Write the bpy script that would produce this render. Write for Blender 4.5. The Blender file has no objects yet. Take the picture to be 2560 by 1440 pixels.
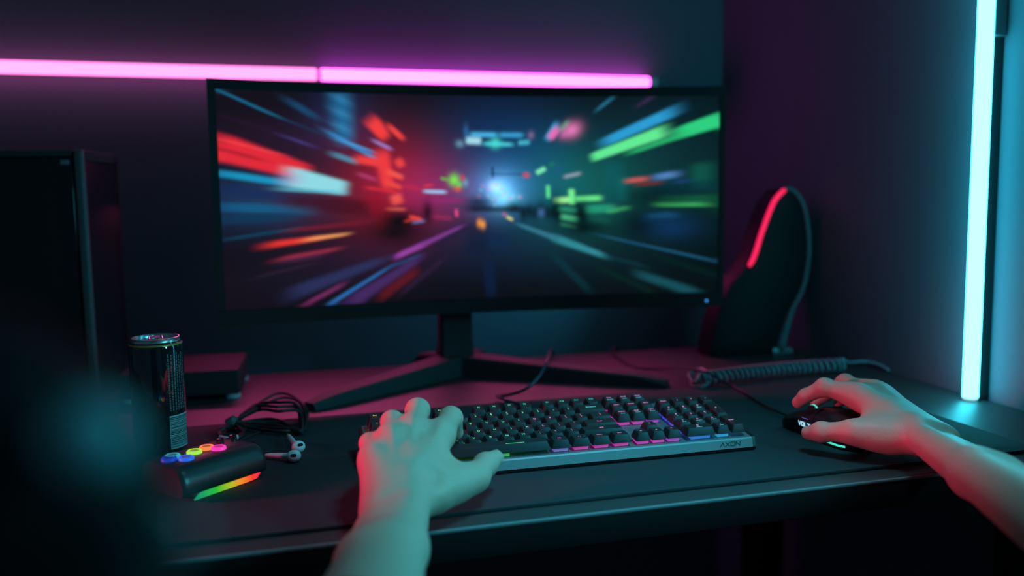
import bpy, bmesh, math, random
import numpy as np
from mathutils import Vector, Matrix
random.seed(7)
SC = bpy.context.scene
COL = SC.collection
V = Vector
DESK = 0.74                      # desk top above the floor; everything below is laid out with the desk top at z = 0

# ------------------------------------------------------------------ camera, world, exposure
F_PX, YAW, PITCH, ROLL, CAM_H = 2137.56, 0.2634, 0.1025, -0.0137, 0.2979
_cy, _sy, _cp, _sp, _cr, _sr = math.cos(YAW), math.sin(YAW), math.cos(PITCH), math.sin(PITCH), math.cos(ROLL), math.sin(ROLL)
FWD = V((_sy * _cp, _cy * _cp, -_sp)); _r0 = V((_cy, -_sy, 0)); _u0 = _r0.cross(FWD)
RIGHT = _r0 * _cr + _u0 * _sr; UP = _u0 * _cr - _r0 * _sr
CAM = V((0, 0, CAM_H))
cd = bpy.data.cameras.new('camera'); cam = bpy.data.objects.new('camera', cd); COL.objects.link(cam)
cam.matrix_world = Matrix((( RIGHT.x, UP.x, -FWD.x, 0), (RIGHT.y, UP.y, -FWD.y, 0), (RIGHT.z, UP.z, -FWD.z, CAM_H), (0, 0, 0, 1)))
cd.sensor_width = 36; cd.lens = F_PX / 2560 * 36; cd.clip_start = 0.02
cd.dof.use_dof = True; cd.dof.focus_distance = 0.96; cd.dof.aperture_fstop = 2.1
SC.camera = cam
w = bpy.data.worlds.new('room_dark'); SC.world = w; w.use_nodes = True
w.node_tree.nodes['Background'].inputs[0].default_value = (0.28, 0.66, 1.0, 1)
w.node_tree.nodes['Background'].inputs[1].default_value = 0.05
SC.view_settings.view_transform = 'Standard'; SC.view_settings.look = 'None'
SC.view_settings.gamma = 1; SC.view_settings.use_curve_mapping = False
SC.view_settings.exposure = 0.0
SC.cycles.use_denoising = True
SC.cycles.max_bounces = 6; SC.cycles.sample_clamp_indirect = 3.0

PINK_E, PINK_E2 = (3.0, 0.53, 1.75), (7.4, 0.58, 6.0)   # emission of the two pink tubes
CYAN_E = (0.62, 10.4, 13.4)        # emission of the cyan tube

def lamp(name, loc, target, size, size_y, col, power, spread=180):
    l = bpy.data.lights.new(name, 'AREA'); l.shape = 'RECTANGLE'; l.size = size; l.size_y = size_y
    l.color = col; l.energy = power; l.spread = math.radians(spread)
    o = bpy.data.objects.new(name, l); COL.objects.link(o)
    o.location = loc; d = V(target) - V(loc); o.rotation_euler = d.to_track_quat('-Z', 'Y').to_euler()
    return o
lamp('cyan_room_lamp', (0.52, 0.58, 1.10), (0.34, 0.79, 0.0), 0.25, 0.25, (0.11, 0.72, 0.92), 0.70, 46)
lamp('cyan_side_lamp', (0.95, 0.22, 0.50), (-0.05, 0.70, 0.06), 0.08, 0.3, (0.06, 0.72, 0.94), 1.7, 80)
lamp('cyan_low_fill', (0.80, 1.62, 0.24), (0.22, 1.79, 0.08), 0.05, 0.2, (0.03, 0.68, 1.0), 0.16, 75)  # added fill without a fixture, tints the wall below the monitor teal
lamp('pink_back_fill', (0.29, 1.73, 0.31), (0.29, 1.25, 0.0), 0.95, 0.02, (1.0, 0.09, 0.36), 0.46, 70)  # added fill hidden behind the monitor, puts pink light on the desk
lamp('pink_room_lamp', (-0.95, 0.90, 0.24), (0.25, 0.82, 0.06), 0.10, 0.10, (1.0, 0.06, 0.22), 0.24, 24)

# ------------------------------------------------------------------ helpers
def at(px, py, z):               # the point of height z seen at a place of the photograph (for things lying on the desk)
    q = FWD + RIGHT * ((px - 1280) / F_PX) - UP * ((py - 720) / F_PX)
    return CAM + q * ((z - CAM.z) / q.z)
def lin(c):
    return tuple((x / 255 / 12.92) if x / 255 <= .04045 else ((x / 255 + .055) / 1.055) ** 2.4 for x in c)
def mat(name, col, rough=.5, metal=0., spec=.5, bump=0., scale=200., var=0., coat=0., sss=0., grain=None):
    m = bpy.data.materials.new(name); m.use_nodes = True; nt = m.node_tree; p = nt.nodes['Principled BSDF']
    p.inputs['Base Color'].default_value = (*col, 1); p.inputs['Roughness'].default_value = rough
    p.inputs['Metallic'].default_value = metal; p.inputs['Specular IOR Level'].default_value = spec
    p.inputs['Coat Weight'].default_value = coat
    if sss:
        p.inputs['Subsurface Weight'].default_value = sss; p.inputs['Subsurface Radius'].default_value = (1, .35, .2)
        p.inputs['Subsurface Scale'].default_value = .006
    tc = nt.nodes.new('ShaderNodeTexCoord')
    n = nt.nodes.new('ShaderNodeTexNoise'); n.inputs['Scale'].default_value = scale; n.inputs['Detail'].default_value = 4
    if grain:
        mp = nt.nodes.new('ShaderNodeMapping'); mp.inputs['Scale'].default_value = grain; nt.links.new(tc.outputs['Object'], mp.inputs['Vector']); nt.links.new(mp.outputs[0], n.inputs['Vector'])
    else: nt.links.new(tc.outputs['Object'], n.inputs['Vector'])
    if var:
        r = nt.nodes.new('ShaderNodeMix'); r.data_type = 'RGBA'; r.blend_type = 'MIX'
        r.inputs[6].default_value = (*[c * (1 - var) for c in col], 1); r.inputs[7].default_value = (*[min(1, c * (1 + var)) for c in col], 1)
        nt.links.new(n.outputs['Fac'], r.inputs[0]); nt.links.new(r.outputs[2], p.inputs['Base Color'])
    if bump:
        b = nt.nodes.new('ShaderNodeBump'); b.inputs['Strength'].default_value = bump; b.inputs['Distance'].default_value = .001
        nt.links.new(n.outputs['Fac'], b.inputs['Height']); nt.links.new(b.outputs[0], p.inputs['Normal'])
    return m
def glow(name, col, s=1., base=(.02, .02, .02)):
    m = mat(name, base, .4); p = m.node_tree.nodes['Principled BSDF']
    p.inputs['Emission Color'].default_value = (*col, 1); p.inputs['Emission Strength'].default_value = s
    return m
class MB:
    """collects shapes; build() links them as one mesh object"""
    def __init__(s): s.v = []; s.f = []
    def add(s, vs, fs):
        o = len(s.v); s.v += [V(x) for x in vs]; s.f += [[i + o for i in f] for f in fs]; return s
    def box(s, lo, hi, bev=0., seg=3, M=None):
        bm = bmesh.new(); bmesh.ops.create_cube(bm, size=1)
        lo = V(lo); hi = V(hi)
        for v in bm.verts: v.co = V(((lo[i] + hi[i]) / 2 + v.co[i] * (hi[i] - lo[i]) for i in range(3)))
        if bev: bmesh.ops.bevel(bm, geom=bm.edges[:], offset=bev, segments=seg, affect='EDGES', profile=.5)
        return s.bm(bm, M)
    def bm(s, bm, M=None):
        bm.verts.index_update()
        s.add([(M @ v.co if M else v.co.copy()) for v in bm.verts], [[v.index for v in f.verts] for f in bm.faces]); bm.free(); return s
    def prism(s, poly, h, M=None, bev=0., seg=2):          # polygon in xy, extruded z 0..h
        bm = bmesh.new(); vs = [bm.verts.new((x, y, 0)) for x, y in poly]; f = bm.faces.new(vs)
        r = bmesh.ops.extrude_face_region(bm, geom=[f])
        for e in r['geom']:
            if isinstance(e, bmesh.types.BMVert): e.co.z += h
        bmesh.ops.recalc_face_normals(bm, faces=bm.faces[:])
        if bev: bmesh.ops.bevel(bm, geom=[e for e in bm.edges if abs(e.verts[0].co.z - e.verts[1].co.z) < 1e-9], offset=bev, segments=seg, affect='EDGES', profile=.5)
        return s.bm(bm, M)
    def loft(s, rings, cap=True, closed=True):
        n = len(rings[0]); vs = [p for r in rings for p in r]; fs = []
        for i in range(len(rings) - 1):
            for j in range(n if closed else n - 1):
                k = (j + 1) % n; fs.append([i * n + j, i * n + k, (i + 1) * n + k, (i + 1) * n + j])
        if cap: fs.append(list(range(n))[::-1]); fs.append([(len(rings) - 1) * n + j for j in range(n)])
        return s.add(vs, fs)
    def lathe(s, prof, n=48, c=(0, 0, 0)):
        c = V(c)
        return s.loft([[c + V((r * math.cos(2 * math.pi * j / n), r * math.sin(2 * math.pi * j / n), z)) for j in range(n)] for r, z in prof])
    def tube(s, pts, r, n=10, cap=True):
        pts = [V(p) for p in pts]; rr = r if isinstance(r, (list, tuple)) else [r] * len(pts)
        t0 = (pts[1] - pts[0]).normalized(); up = V((0, 0, 1)) if abs(t0.z) < .9 else V((1, 0, 0))
        a = t0.cross(up).normalized(); rings = []
        for i, p in enumerate(pts):
            t = (pts[min(i + 1, len(pts) - 1)] - pts[max(i - 1, 0)]).normalized()
            a = (a - t * a.dot(t)).normalized(); b = t.cross(a)
            rings.append([p + (a * math.cos(2 * math.pi * j / n) + b * math.sin(2 * math.pi * j / n)) * rr[i] for j in range(n)])
        return s.loft(rings, cap)
    def build(s, name, m, parent=None, smooth=35, **kw):
        me = bpy.data.meshes.new(name); me.from_pydata([tuple(v) for v in s.v], [], s.f); me.update()
        bm = bmesh.new(); bm.from_mesh(me); bmesh.ops.recalc_face_normals(bm, faces=bm.faces[:]); bm.to_mesh(me); bm.free()
        return link(name, me, m, parent, smooth, **kw)
def link(name, me, m, parent=None, smooth=35, **kw):
    if m is not None: me.materials.append(m)
    if smooth:
        me.polygons.foreach_set('use_smooth', [True] * len(me.polygons))
        if smooth < 180: me.set_sharp_from_angle(angle=math.radians(smooth))
    o = bpy.data.objects.new(name, me); COL.objects.link(o)
    if parent: o.parent = parent
    for k, v in kw.items(): o[k] = v
    return o
def tag(o, label, cat, group=None):
    o['label'] = label; o['category'] = cat
    if group: o['group'] = group
    return o
def thing(name, label, cat, M=None, group=None):
    o = bpy.data.objects.new(name, None); COL.objects.link(o); o.empty_display_size = .05
    if M is not None: o.matrix_world = M
    return tag(o, label, cat, group)
def struct(name, mb, m): return mb.build(name, m, smooth=0, kind='structure')
def spline(pts, n=10):
    pts = [V(p) for p in pts]; P = [pts[0]] + pts + [pts[-1]]; out = []
    for i in range(1, len(P) - 2):
        a, b, c, d = P[i - 1], P[i], P[i + 1], P[i + 2]
        for k in range(n):
            t = k / n; out.append(.5 * ((2 * b) + (c - a) * t + (2 * a - 5 * b + 4 * c - d) * t * t + (3 * b - a - 3 * c + d) * t ** 3))
    return out + [pts[-1]]
def strokes(lines, th, h, M):     # block letters from straight strokes, each stroke a thin bar
    mb = MB()
    for (x0, y0, x1, y1) in lines:
        d = V((x1 - x0, y1 - y0, 0)); L = d.length; d.normalize(); n = V((-d.y, d.x, 0)) * th / 2; a = V((x0, y0, 0)) - d * th * .4; b = V((x1, y1, 0)) + d * th * .4
        lo = [a - n, b - n, b + n, a + n]; mb.loft([[M @ p for p in lo], [M @ (p + V((0, 0, h))) for p in lo]])
    return mb

# ------------------------------------------------------------------ materials
M_wall = mat('wall_paint', (.140, .162, .205), .85, bump=.15, scale=90, var=.06)
M_floor = mat('floor_boards', (.05, .045, .045), .5, bump=.1, scale=30, var=.3)
M_desk = mat('desk_laminate', (.046, .036, .038), .5, spec=.7, bump=.15, scale=8, var=.35, grain=(1.2, 60, 60))
M_mat = mat('mat_cloth', (.026, .036, .042), .8, spec=.35, bump=.5, scale=900, var=.2)
M_black = mat('black_plastic', (.014, .014, .015), .42, bump=.05, scale=500)
M_blacksatin = mat('black_satin_plastic', (.05, .055, .06), .65, spec=.25)
M_gloss = mat('black_gloss', (.012, .012, .013), .15)
M_metal = mat('brushed_aluminium', (.27, .33, .34), .6, metal=.5, bump=.05, scale=400)
M_key = mat('keycap_plastic', (.022, .023, .026), .45, spec=.55, bump=.06, scale=900)
M_skin = mat('skin', (.68, .41, .31), .5, spec=.45, bump=.3, scale=420, var=.07, sss=.12)
M_nail = mat('nail', (.62, .40, .34), .25, spec=.6)
M_rubber = mat('black_rubber_cord', (.018, .018, .02), .5)
M_white = mat('white_plastic', (.78, .76, .78), .3, spec=.6)
M_fabric = mat('black_upholstery', (.007, .0075, .008), .6, spec=.3, bump=.3, scale=300)

# ------------------------------------------------------------------ the setting
WX, WY = 0.985, 1.79
struct('floor', MB().box((-2.6, -1.2, -DESK - .05), (WX + .1, WY + .1, -DESK)), M_floor)
struct('wall_back', MB().box((-2.6, WY, -DESK), (WX + .1, WY + .1, 1.66)), M_wall)
struct('wall_right', MB().box((WX, -1.2, -DESK), (WX + .1, WY, 1.66)), M_wall)

# ------------------------------------------------------------------ neon tubes
M_pink = glow('pink_tube_glow', PINK_E); M_pink2 = glow('violet_pink_tube_glow', PINK_E2); M_cyan = glow('cyan_tube_glow', CYAN_E)
M_seam = glow('frosted_cap_glow', (.75, .10, .45), 1.0, (.5, .5, .5)); M_ccap = glow('frosted_cyan_cap', (.3, .85, .9), 1.0, (.5, .5, .5))
def tube_lamp(name, label, a, b, r, m, back, caps, group=None):
    a, b, back = V(a), V(b), V(back); t = thing(name, label, 'neon light', Matrix.Translation(a), group)
    d = (b - a).normalized(); L = (b - a).length
    MB().tube([d * .003, d * .005, d * (L - .005), d * (L - .003)], [r * .9, r, r, r * .9], 20).build('light_tube', m, t)
    for s, e, cm_ in ((0, .005, caps[0]), (L - .004, L + (.016 if caps[1] is M_white else .001), caps[1])):
        MB().tube([d * s, d * (s + .001), d * (e - .001), d * e], [r * .8, r * .97, r * .97, r * .8], 20).build('end_cap', cm_, t)
    n = back.normalized(); sd = d.cross(n).normalized(); q = []
    for k in (0.0, L):
        q.append([d * k + n * (r * .75) + sd * r * .5, d * k + n * (r * .75) - sd * r * .5, d * k + back - sd * r * .5, d * k + back + sd * r * .5])
    MB().loft(q).build('mounting_rail', M_blacksatin, t)
    return t
PZ, PY, PR = 0.5505, WY - .022, 0.0118
tube_lamp('light_tube_fixture', 'pink neon tube on the back wall, running off the left edge', (-1.0, PY, PZ), (.0845, PY, PZ), PR, M_pink, (0, .022, 0), (M_seam, M_seam))
tube_lamp('light_tube_fixture', 'pink neon tube on the back wall directly above the monitor', (.0865, PY, PZ), (.796, PY, PZ), PR, M_pink2, (0, .022, 0), (M_seam, M_white))
ct = tube_lamp('light_tube_fixture', 'upright cyan neon tube on the right wall at the desk edge', (.957, 1.003, .001), (.957, 1.003, 1.12), .0108, M_cyan, (.028, 0, 0), (M_ccap, M_ccap))
MB().box((.006, -.010, .514), (.0275, .010, .62), .002).build('wall_clip', M_metal, ct)

# ------------------------------------------------------------------ desk
DX0, DX1, DY0, DY1 = -1.25, .978, .742, 1.542
t = thing('desk', 'black laminate desk under the monitor, keyboard and mouse', 'desk', Matrix.Translation((0, 1.1, -DESK)))
def dl(mb, n, m): return mb.build(n, m, t)
T = Matrix.Translation((0, -1.1, DESK))
dl(MB().box((DX0, DY0 + .0029, -.032), (DX1, DY1, 0), .0015, 2, T), 'tabletop', M_desk)
dl(MB().box((DX0, DY0, -.0315), (DX1, DY0 + .0030, -.0002), .0014, 3, T), 'edge_band', mat('edge_band_black', (.008, .008, .008), .6, spec=.3))
dl(MB().box((DX0, DY0 - .0006, -.0034), (DX1, DY0 + .0022, .0002), .0010, 3, T), 'edge_highlight', mat('edge_highlight_satin', (.20, .23, .24), .4))  # added paler strip, stands in for the highlight along the front edge
for x in (DX0 + .05, DX1 - .11):
    for y in (DY0 + .06, DY1 - .12):
        dl(MB().box((x, y, -DESK), (x + .06, y + .06, -.032), .003, 2, T), 'leg', M_black)
dl(MB().box((DX0 + .1, DY1 - .1, -.10), (DX1 - .1, DY1 - .07, -.032), 0, 2, T), 'crossbar', M_black)

# desk mat
MX0, MX1, MY0, MY1, MH = -.42, .838, .772, 1.188, .004
def rrect(x0, y0, x1, y1, r, n=6):
    out = []
    for cx, cy, a in ((x1 - r, y1 - r, 0), (x0 + r, y1 - r, 90), (x0 + r, y0 + r, 180), (x1 - r, y0 + r, 270)):
        for k in range(n + 1):
            q = math.radians(a + 90 * k / n); out.append((cx + r * math.cos(q), cy + r * math.sin(q)))
    return out
mt = tag(MB().prism(rrect(MX0, MY0, MX1, MY1, .018), MH, Matrix.Translation((0, 0, .0002)), .001).build('desk_mat', M_mat), 'wide black cloth desk mat under the keyboard and mouse', 'desk mat')
M_stitch = mat('stitch_thread', (.05, .055, .06), .7)
sb = MB(); per = rrect(MX0 + .0015, MY0 + .0015, MX1 - .0015, MY1 - .0015, .017, 8)
per = [V((x, y, MH)) for x, y in per]; per.append(per[0])
acc = []                                                   # slanted overlock stitches round the edge
for a, b in zip(per, per[1:]):
    L = (b - a).length; n = max(1, int(L / .0028)); d = (b - a) / L
    for k in range(n):
        p = a + (b - a) * ((k + .5) / n); nn = V((d.y, -d.x, 0))
        acc.append((p, d, nn))
for p, d, nn in acc:
    e = d * .0006; q = nn * .0013
    lo = [p - q - e - d * .0006, p + q - e + d * .0006, p + q + e + d * .0006, p - q + e - d * .0006]
    sb.loft([[x - V((0, 0, .0008)) for x in lo], [x + V((0, 0, .00025)) for x in lo]])
sb.build('stitched_edge', M_stitch, mt, smooth=0)

# ------------------------------------------------------------------ monitor
ML, MR = V((-.0957, 1.345, 0)), V((.7235, 1.302, 0))
mc = (ML + MR) / 2; myaw = math.atan2(MR.y - ML.y, MR.x - ML.x); MW = (MR - ML).length
MM = Matrix.Translation(mc) @ Matrix.Rotation(myaw, 4, 'Z')
SAG, MZ0, MZ1 = .046, .1135, .4815
arc = lambda x: SAG * (1 - (x / (MW / 2)) ** 2)
mon = thing('monitor', 'curved ultrawide monitor showing a blurred neon city street', 'monitor', MM)
N = 48
xs = [-MW / 2 + MW * i / N for i in range(N + 1)]
rings = []
for x in xs:
    y = arc(x); e = min(1, (MW / 2 - abs(x)) / .004); b = .004 * (1 - e)
    bk = .016 + .022 * max(0, 1 - (x / (MW * .42)) ** 2) ** .5
    z0, z1 = MZ0 + b, MZ1 - b
    rings.append([V(p) for p in ((x, y + .004, z0), (x, y + .0035, z0 + .001), (x, y + .0035, z1 - .001), (x, y + .004, z1), (x, y + .011, z1), (x, y + bk, z1 - .05), (x, y + bk, z0 + .05), (x, y + .011, z0))])
MB().loft(rings).build('housing', M_black, mon, 40)
BL_, BR_, BT, BB = .0115, .0088, .0150, .0245
def strip(x0, x1, z0, z1, y0, y1, name, m, n=40, par=mon):
    rg = []
    for i in range(n + 1):
        x = x0 + (x1 - x0) * i / n; y = arc(x)
        rg.append([V((x, y + y0, z0)), V((x, y + y0, z1)), V((x, y + y1, z1)), V((x, y + y1, z0))])
    return MB().loft(rg).build(name, m, par, 40)
X0, X1 = -MW / 2, MW / 2
bez = MB()
def addstrip(x0, x1, z0, z1, y0, y1, n):
    bez.loft([[V((x, arc(x) + y0, z0)), V((x, arc(x) + y0, z1)), V((x, arc(x) + y1, z1)), V((x, arc(x) + y1, z0))] for x in [x0 + (x1 - x0) * i / n for i in range(n + 1)]])
addstrip(X0, X1, MZ1 - BT, MZ1, 0, .005, 40); addstrip(X0, X0 + BL_, MZ0 + BB, MZ1 - BT, 0, .005, 2); addstrip(X1 - BR_, X1, MZ0 + BB, MZ1 - BT, 0, .005, 2)
bez.build('bezel', M_black, mon, 40)
strip(X0, X1, MZ0, MZ0 + BB - .0012, -.0008, .005, 'chin', M_black)
MB().lathe([(.0001, 0), (.0022, 0), (.0022, .001), (.0001, .0012)], 16).build('power_light', glow('power_blue', (.05, .35, 1.0), 1.0), mon).matrix_local = Matrix.Translation((X1 - .0285, arc(X1 - .0285) - .0008, MZ0 + .0095)) @ Matrix.Rotation(math.pi / 2, 4, 'X')

# what the screen shows: streaks of neon light, laid over one another on the screen's own surface
def screen_colours(U, Vv):
    dst = np.array([(534, 219), (1792, 233), (555, 777), (1790, 731)], float)
    src = np.array([(0, 0), (1, 0), (0, 1), (1, 1)], float)
    A = []; b = []
    for (x, y), (X, Y) in zip(src, dst):
        A += [[x, y, 1, 0, 0, 0, -X * x, -X * y], [0, 0, 0, x, y, 1, -Y * x, -Y * y]]; b += [X, Y]
    h = np.append(np.linalg.solve(np.array(A), np.array(b)), 1).reshape(3, 3)
    q = np.stack([U, Vv, np.ones_like(U)]); q = h @ q; PX, PY_ = q[0] / q[2], q[1] / q[2]
    C = np.zeros((len(U), 3))
    tx = np.clip((PX - 534) / 1258, 0, 1)[:, None]; ty = np.clip((PY_ - 219) / 540, 0, 1)[:, None]
    C[:] = np.array(lin((20, 11, 21))) * (1 - tx) + np.array(lin((5, 13, 16))) * tx
    C *= (1 - .25 * ty)
    def over(a, col): 
        nonlocal C; a = np.clip(a, 0, 1)[:, None]; C = C * (1 - a) + np.array(lin(col)) * a
    def addc(a, col):
        nonlocal C; C = C + a[:, None] * np.array(lin(col))
    def blob(x, y, sx, sy, col, rot=0., mode='add', amp=1.):
        c, s = math.cos(rot), math.sin(rot); dx, dy = PX - x, PY_ - y
        a = amp * np.exp(-.5 * (((dx * c + dy * s) / sx) ** 2 + ((-dx * s + dy * c) / sy) ** 2)); (addc if mode == 'add' else over)(a, col)
    def st(x0, y0, x1, y1, w0, col, w1=None, soft=.62, es=.26, a=1., mode='over'):
        w1 = w0 if w1 is None else w1; L = math.hypot(x1 - x0, y1 - y0); ux, uy = (x1 - x0) / L, (y1 - y0) / L
        s = ((PX - x0) * ux + (PY_ - y0) * uy) / L; n = -(PX - x0) * uy + (PY_ - y0) * ux
        hw = (w0 + (w1 - w0) * np.clip(s, 0, 1)) / 2
        k = np.clip((hw * (1 + soft) - np.abs(n)) / (hw * 2 * soft + 1e-6), 0, 1); k = k * k * (3 - 2 * k)
        ee = max(es, 4 / L); e = np.clip((s + ee / 2) / ee, 0, 1) * np.clip((1 + ee / 2 - s) / ee, 0, 1)
        (over if mode == 'over' else addc)(a * k * e, col)
    # wide glows
    blob(1250, 405, 105, 95, (7, 50, 98)); blob(1235, 310, 170, 60, (3, 14, 32)); blob(985, 450, 85, 80, (134, 11, 28)); blob(1060, 470, 90, 60, (66, 9, 38))
    blob(900, 480, 120, 80, (70, 8, 24)); blob(1440, 470, 110, 80, (8, 84, 72)); blob(1620, 440, 150, 90, (6, 44, 48)); blob(1100, 480, 70, 50, (80, 20, 70))
    blob(640, 500, 110, 50, (14, 48, 86)); blob(850, 290, 60, 60, (18, 30, 66)); blob(1240, 610, 130, 60, (8, 22, 44)); blob(1500, 640, 150, 60, (2, 18, 26)); blob(930, 640, 130, 40, (22, 10, 32))
    blob(1640, 290, 130, 60, (3, 20, 30)); blob(700, 340, 130, 40, (24, 8, 28)); blob(760, 700, 170, 40, (10, 8, 22)); blob(1380, 430, 60, 90, (4, 40, 62))
    # left: shop fronts rushing past
    st(535, 220, 690, 288, 5, (22, 112, 150)); st(690, 288, 815, 335, 4, (14, 60, 92), a=.7); st(715, 245, 785, 288, 15, (24, 76, 116), a=.8)
    st(700, 334, 778, 362, 7, (66, 58, 122), a=.8); st(560, 290, 700, 330, 9, (40, 16, 44), a=.7)
    st(845, 222, 856, 350, 44, (34, 118, 168), 40, a=.9)
    for k in range(7): st(824, 232 + k * 18, 868, 246 + k * 18, 6, (14, 52, 90) if k % 2 else (70, 150, 200), a=.45)
    st(815, 324, 938, 392, 9, (52, 136, 198)); st(846, 344, 930, 374, 5, (80, 150, 215)); st(826, 380, 884, 400, 12, (74, 146, 176), a=.85)
    st(535, 362, 762, 428, 70, (226, 40, 56), 40, soft=.22, es=.06); st(535, 366, 650, 398, 8, (130, 20, 32), a=.7); st(540, 344, 700, 384, 6, (250, 70, 80), a=.6)
    st(540, 430, 715, 456, 16, (24, 146, 190)); st(712, 438, 858, 468, 52, (142, 218, 228), 34, soft=.25, es=.12); st(700, 438, 745, 446, 30, (190, 120, 190), a=.45)
    st(690, 470, 850, 478, 9, (90, 190, 214), a=.7); st(546, 515, 770, 524, 22, (18, 92, 134), a=.85); st(548, 548, 730, 540, 22, (14, 56, 86), a=.8); st(552, 598, 735, 570, 7, (12, 66, 92), a=.8)
    st(548, 470, 720, 492, 20, (18, 44, 88), a=.6); st(720, 575, 930, 552, 10, (116, 24, 44), a=.8); st(700, 500, 930, 520, 40, (60, 8, 24), a=.7)
    # red tower
    st(950, 372, 968, 470, 36, (236, 58, 62), 30, soft=.5); st(924, 292, 962, 338, 36, (244, 62, 62), 26, soft=.4, es=.25); st(968, 306, 1006, 340, 13, (240, 66, 64)); st(886, 392, 944, 402, 20, (240, 62, 62)); 
    st(930, 345, 974, 366, 8, (160, 120, 190)); st(992, 392, 1002, 412, 20, (240, 66, 66), es=.4); st(964, 424, 1004, 440, 13, (246, 84, 74)); st(960, 450, 1000, 466, 12, (236, 70, 66)); st(912, 466, 990, 478, 8, (210, 40, 54))
    st(985, 484, 992, 508, 28, (242, 84, 80), es=.4); st(962, 521, 1010, 522, 8, (246, 100, 88)); st(890, 430, 936, 446, 10, (180, 60, 110), a=.8); st(930, 480, 965, 560, 50, (150, 14, 34), a=.55); st(1008, 460, 1050, 470, 14, (190, 40, 80), a=.6)
    # far street
    st(1180, 328, 1246, 329, 11, (72, 182, 232)); st(1254, 329, 1313, 330, 11, (58, 160, 212)); st(1168, 343, 1206, 345, 17, (164, 220, 238), es=.2); st(1214, 352, 1286, 354, 9, (72, 200, 216)); blob(1243, 350, 9, 9, (70, 226, 214), mode='over', amp=.9)
    st(1302, 350, 1330, 348, 11, (64, 180, 205)); blob(1152, 352, 7, 6, (110, 160, 190), mode='over', amp=.8); blob(1168, 322, 4, 12, (40, 120, 180), mode='over', amp=.7); blob(1334, 330, 5, 6, (150, 120, 170), mode='over', amp=.7)
    blob(1255, 470, 48, 40, (70, 142, 205)); blob(1258, 478, 20, 24, (120, 190, 220)); blob(1240, 462, 12, 10, (150, 160, 215)); blob(1275, 500, 22, 14, (80, 190, 210), amp=.7)
    for i in range(26):
        blob(1258 + random.gauss(0, 26), 478 + random.gauss(0, 20), 2.6, 2.6, random.choice([(190, 220, 240), (220, 120, 190), (120, 210, 240)]), mode='over', amp=.6)
    st(1230, 430, 1320, 432, 3, (4, 14, 30), a=.8); st(1236, 412, 1237, 440, 5, (4, 14, 30), a=.8); blob(1322, 433, 5, 3.5, (240, 50, 60), mode='over', amp=.95)
    blob(1137, 446, 9, 10, (130, 232, 80), mode='over', amp=1); blob(1150, 458, 5, 5, (120, 220, 80), mode='over', amp=.9); st(1103, 441, 1124, 446, 6, (90, 180, 70)); st(1060, 475, 1115, 477, 8, (160, 196, 244)); st(1058, 461, 1082, 459, 6, (220, 50, 60)); blob(1146, 470, 6, 4, (240, 80, 50), mode='over', amp=.9)
    blob(1166, 453, 5, 7, (110, 170, 200), mode='over', amp=.8); blob(1158, 440, 4, 5, (220, 50, 70), mode='over', amp=.8); st(1060, 500, 1165, 498, 12, (150, 40, 110), a=.7); st(1080, 540, 1130, 545, 12, (160, 40, 90), a=.6); st(1142, 522, 1144, 540, 7, (236, 76, 140), es=.4)
    st(1170, 520, 1320, 522, 16, (10, 12, 26), a=.75); blob(1200, 505, 26, 12, (16, 20, 44), mode='over', amp=.8); blob(1290, 515, 18, 12, (6, 12, 24), mode='over', amp=.8)
    for i in range(11): blob(1315 + i * 15, 528 + random.uniform(-8, 6), 7, 14, (4, 8, 14), mode='over', amp=.85)
    blob(995, 552, 38, 22, (10, 7, 12), mode='over', amp=1); blob(985, 582, 46, 22, (8, 6, 12), mode='over', amp=.9); blob(1068, 528, 9, 20, (18, 6, 18), mode='over', amp=.9); st(1022, 540, 1052, 548, 8, (236, 70, 60)); st(1030, 556, 1060, 552, 6, (110, 110, 170)); st(1010, 553, 1040, 546, 4, (230, 60, 50))
    blob(1360, 530, 6, 8, (70, 110, 170), mode='over', amp=.8)
    # road
    st(1090, 620, 1170, 562, 20, (30, 26, 56), a=.5); st(985, 645, 1060, 612, 13, (150, 66, 158)); st(1050, 616, 1160, 564, 12, (132, 60, 150), 6, a=.9); st(660, 612, 800, 594, 15, (232, 52, 48), 9); st(760, 598, 864, 585, 9, (248, 160, 96), 5); st(690, 648, 842, 622, 10, (150, 44, 66), 7); st(700, 655, 800, 640, 10, (70, 34, 70), a=.7)
    st(720, 736, 960, 650, 34, (46, 52, 98), 16, a=.75); st(810, 768, 968, 672, 10, (42, 108, 178), 5); st(968, 672, 1050, 640, 6, (40, 80, 140), a=.7); st(860, 768, 1050, 648, 34, (74, 44, 104), 14, a=.8); st(750, 766, 852, 714, 10, (112, 40, 92)); st(945, 750, 1040, 680, 22, (96, 22, 34), a=.8); st(1000, 740, 1110, 650, 12, (50, 30, 60), a=.6); st(640, 690, 780, 660, 6, (46, 32, 52), a=.8)
    st(1195, 560, 1200, 640, 60, (14, 26, 52), a=.5); st(1225, 600, 1280, 610, 40, (18, 40, 76), a=.6); st(1225, 660, 1232, 745, 26, (12, 34, 70), a=.55); blob(1202, 557, 4, 7, (246, 150, 60), mode='over'); blob(1211, 561, 4, 7, (246, 160, 70), mode='over'); st(1272, 541, 1287, 549, 7, (206, 206, 120), es=.3); blob(1266, 535, 3, 3, (210, 90, 160), mode='over', amp=.9)
    st(1300, 560, 1400, 598, 8, (50, 116, 140), 14); st(1395, 596, 1520, 642, 20, (48, 138, 150), 12); st(1520, 642, 1620, 668, 8, (14, 56, 66), a=.7); st(1505, 588, 1792, 654, 5, (28, 92, 124)); st(1600, 688, 1750, 736, 20, (24, 84, 94), a=.85); st(1390, 640, 1480, 730, 18, (10, 54, 64), a=.6); st(1500, 670, 1640, 735, 14, (8, 40, 34), a=.6); st(1640, 640, 1790, 690, 14, (6, 36, 30), a=.5)
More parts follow.
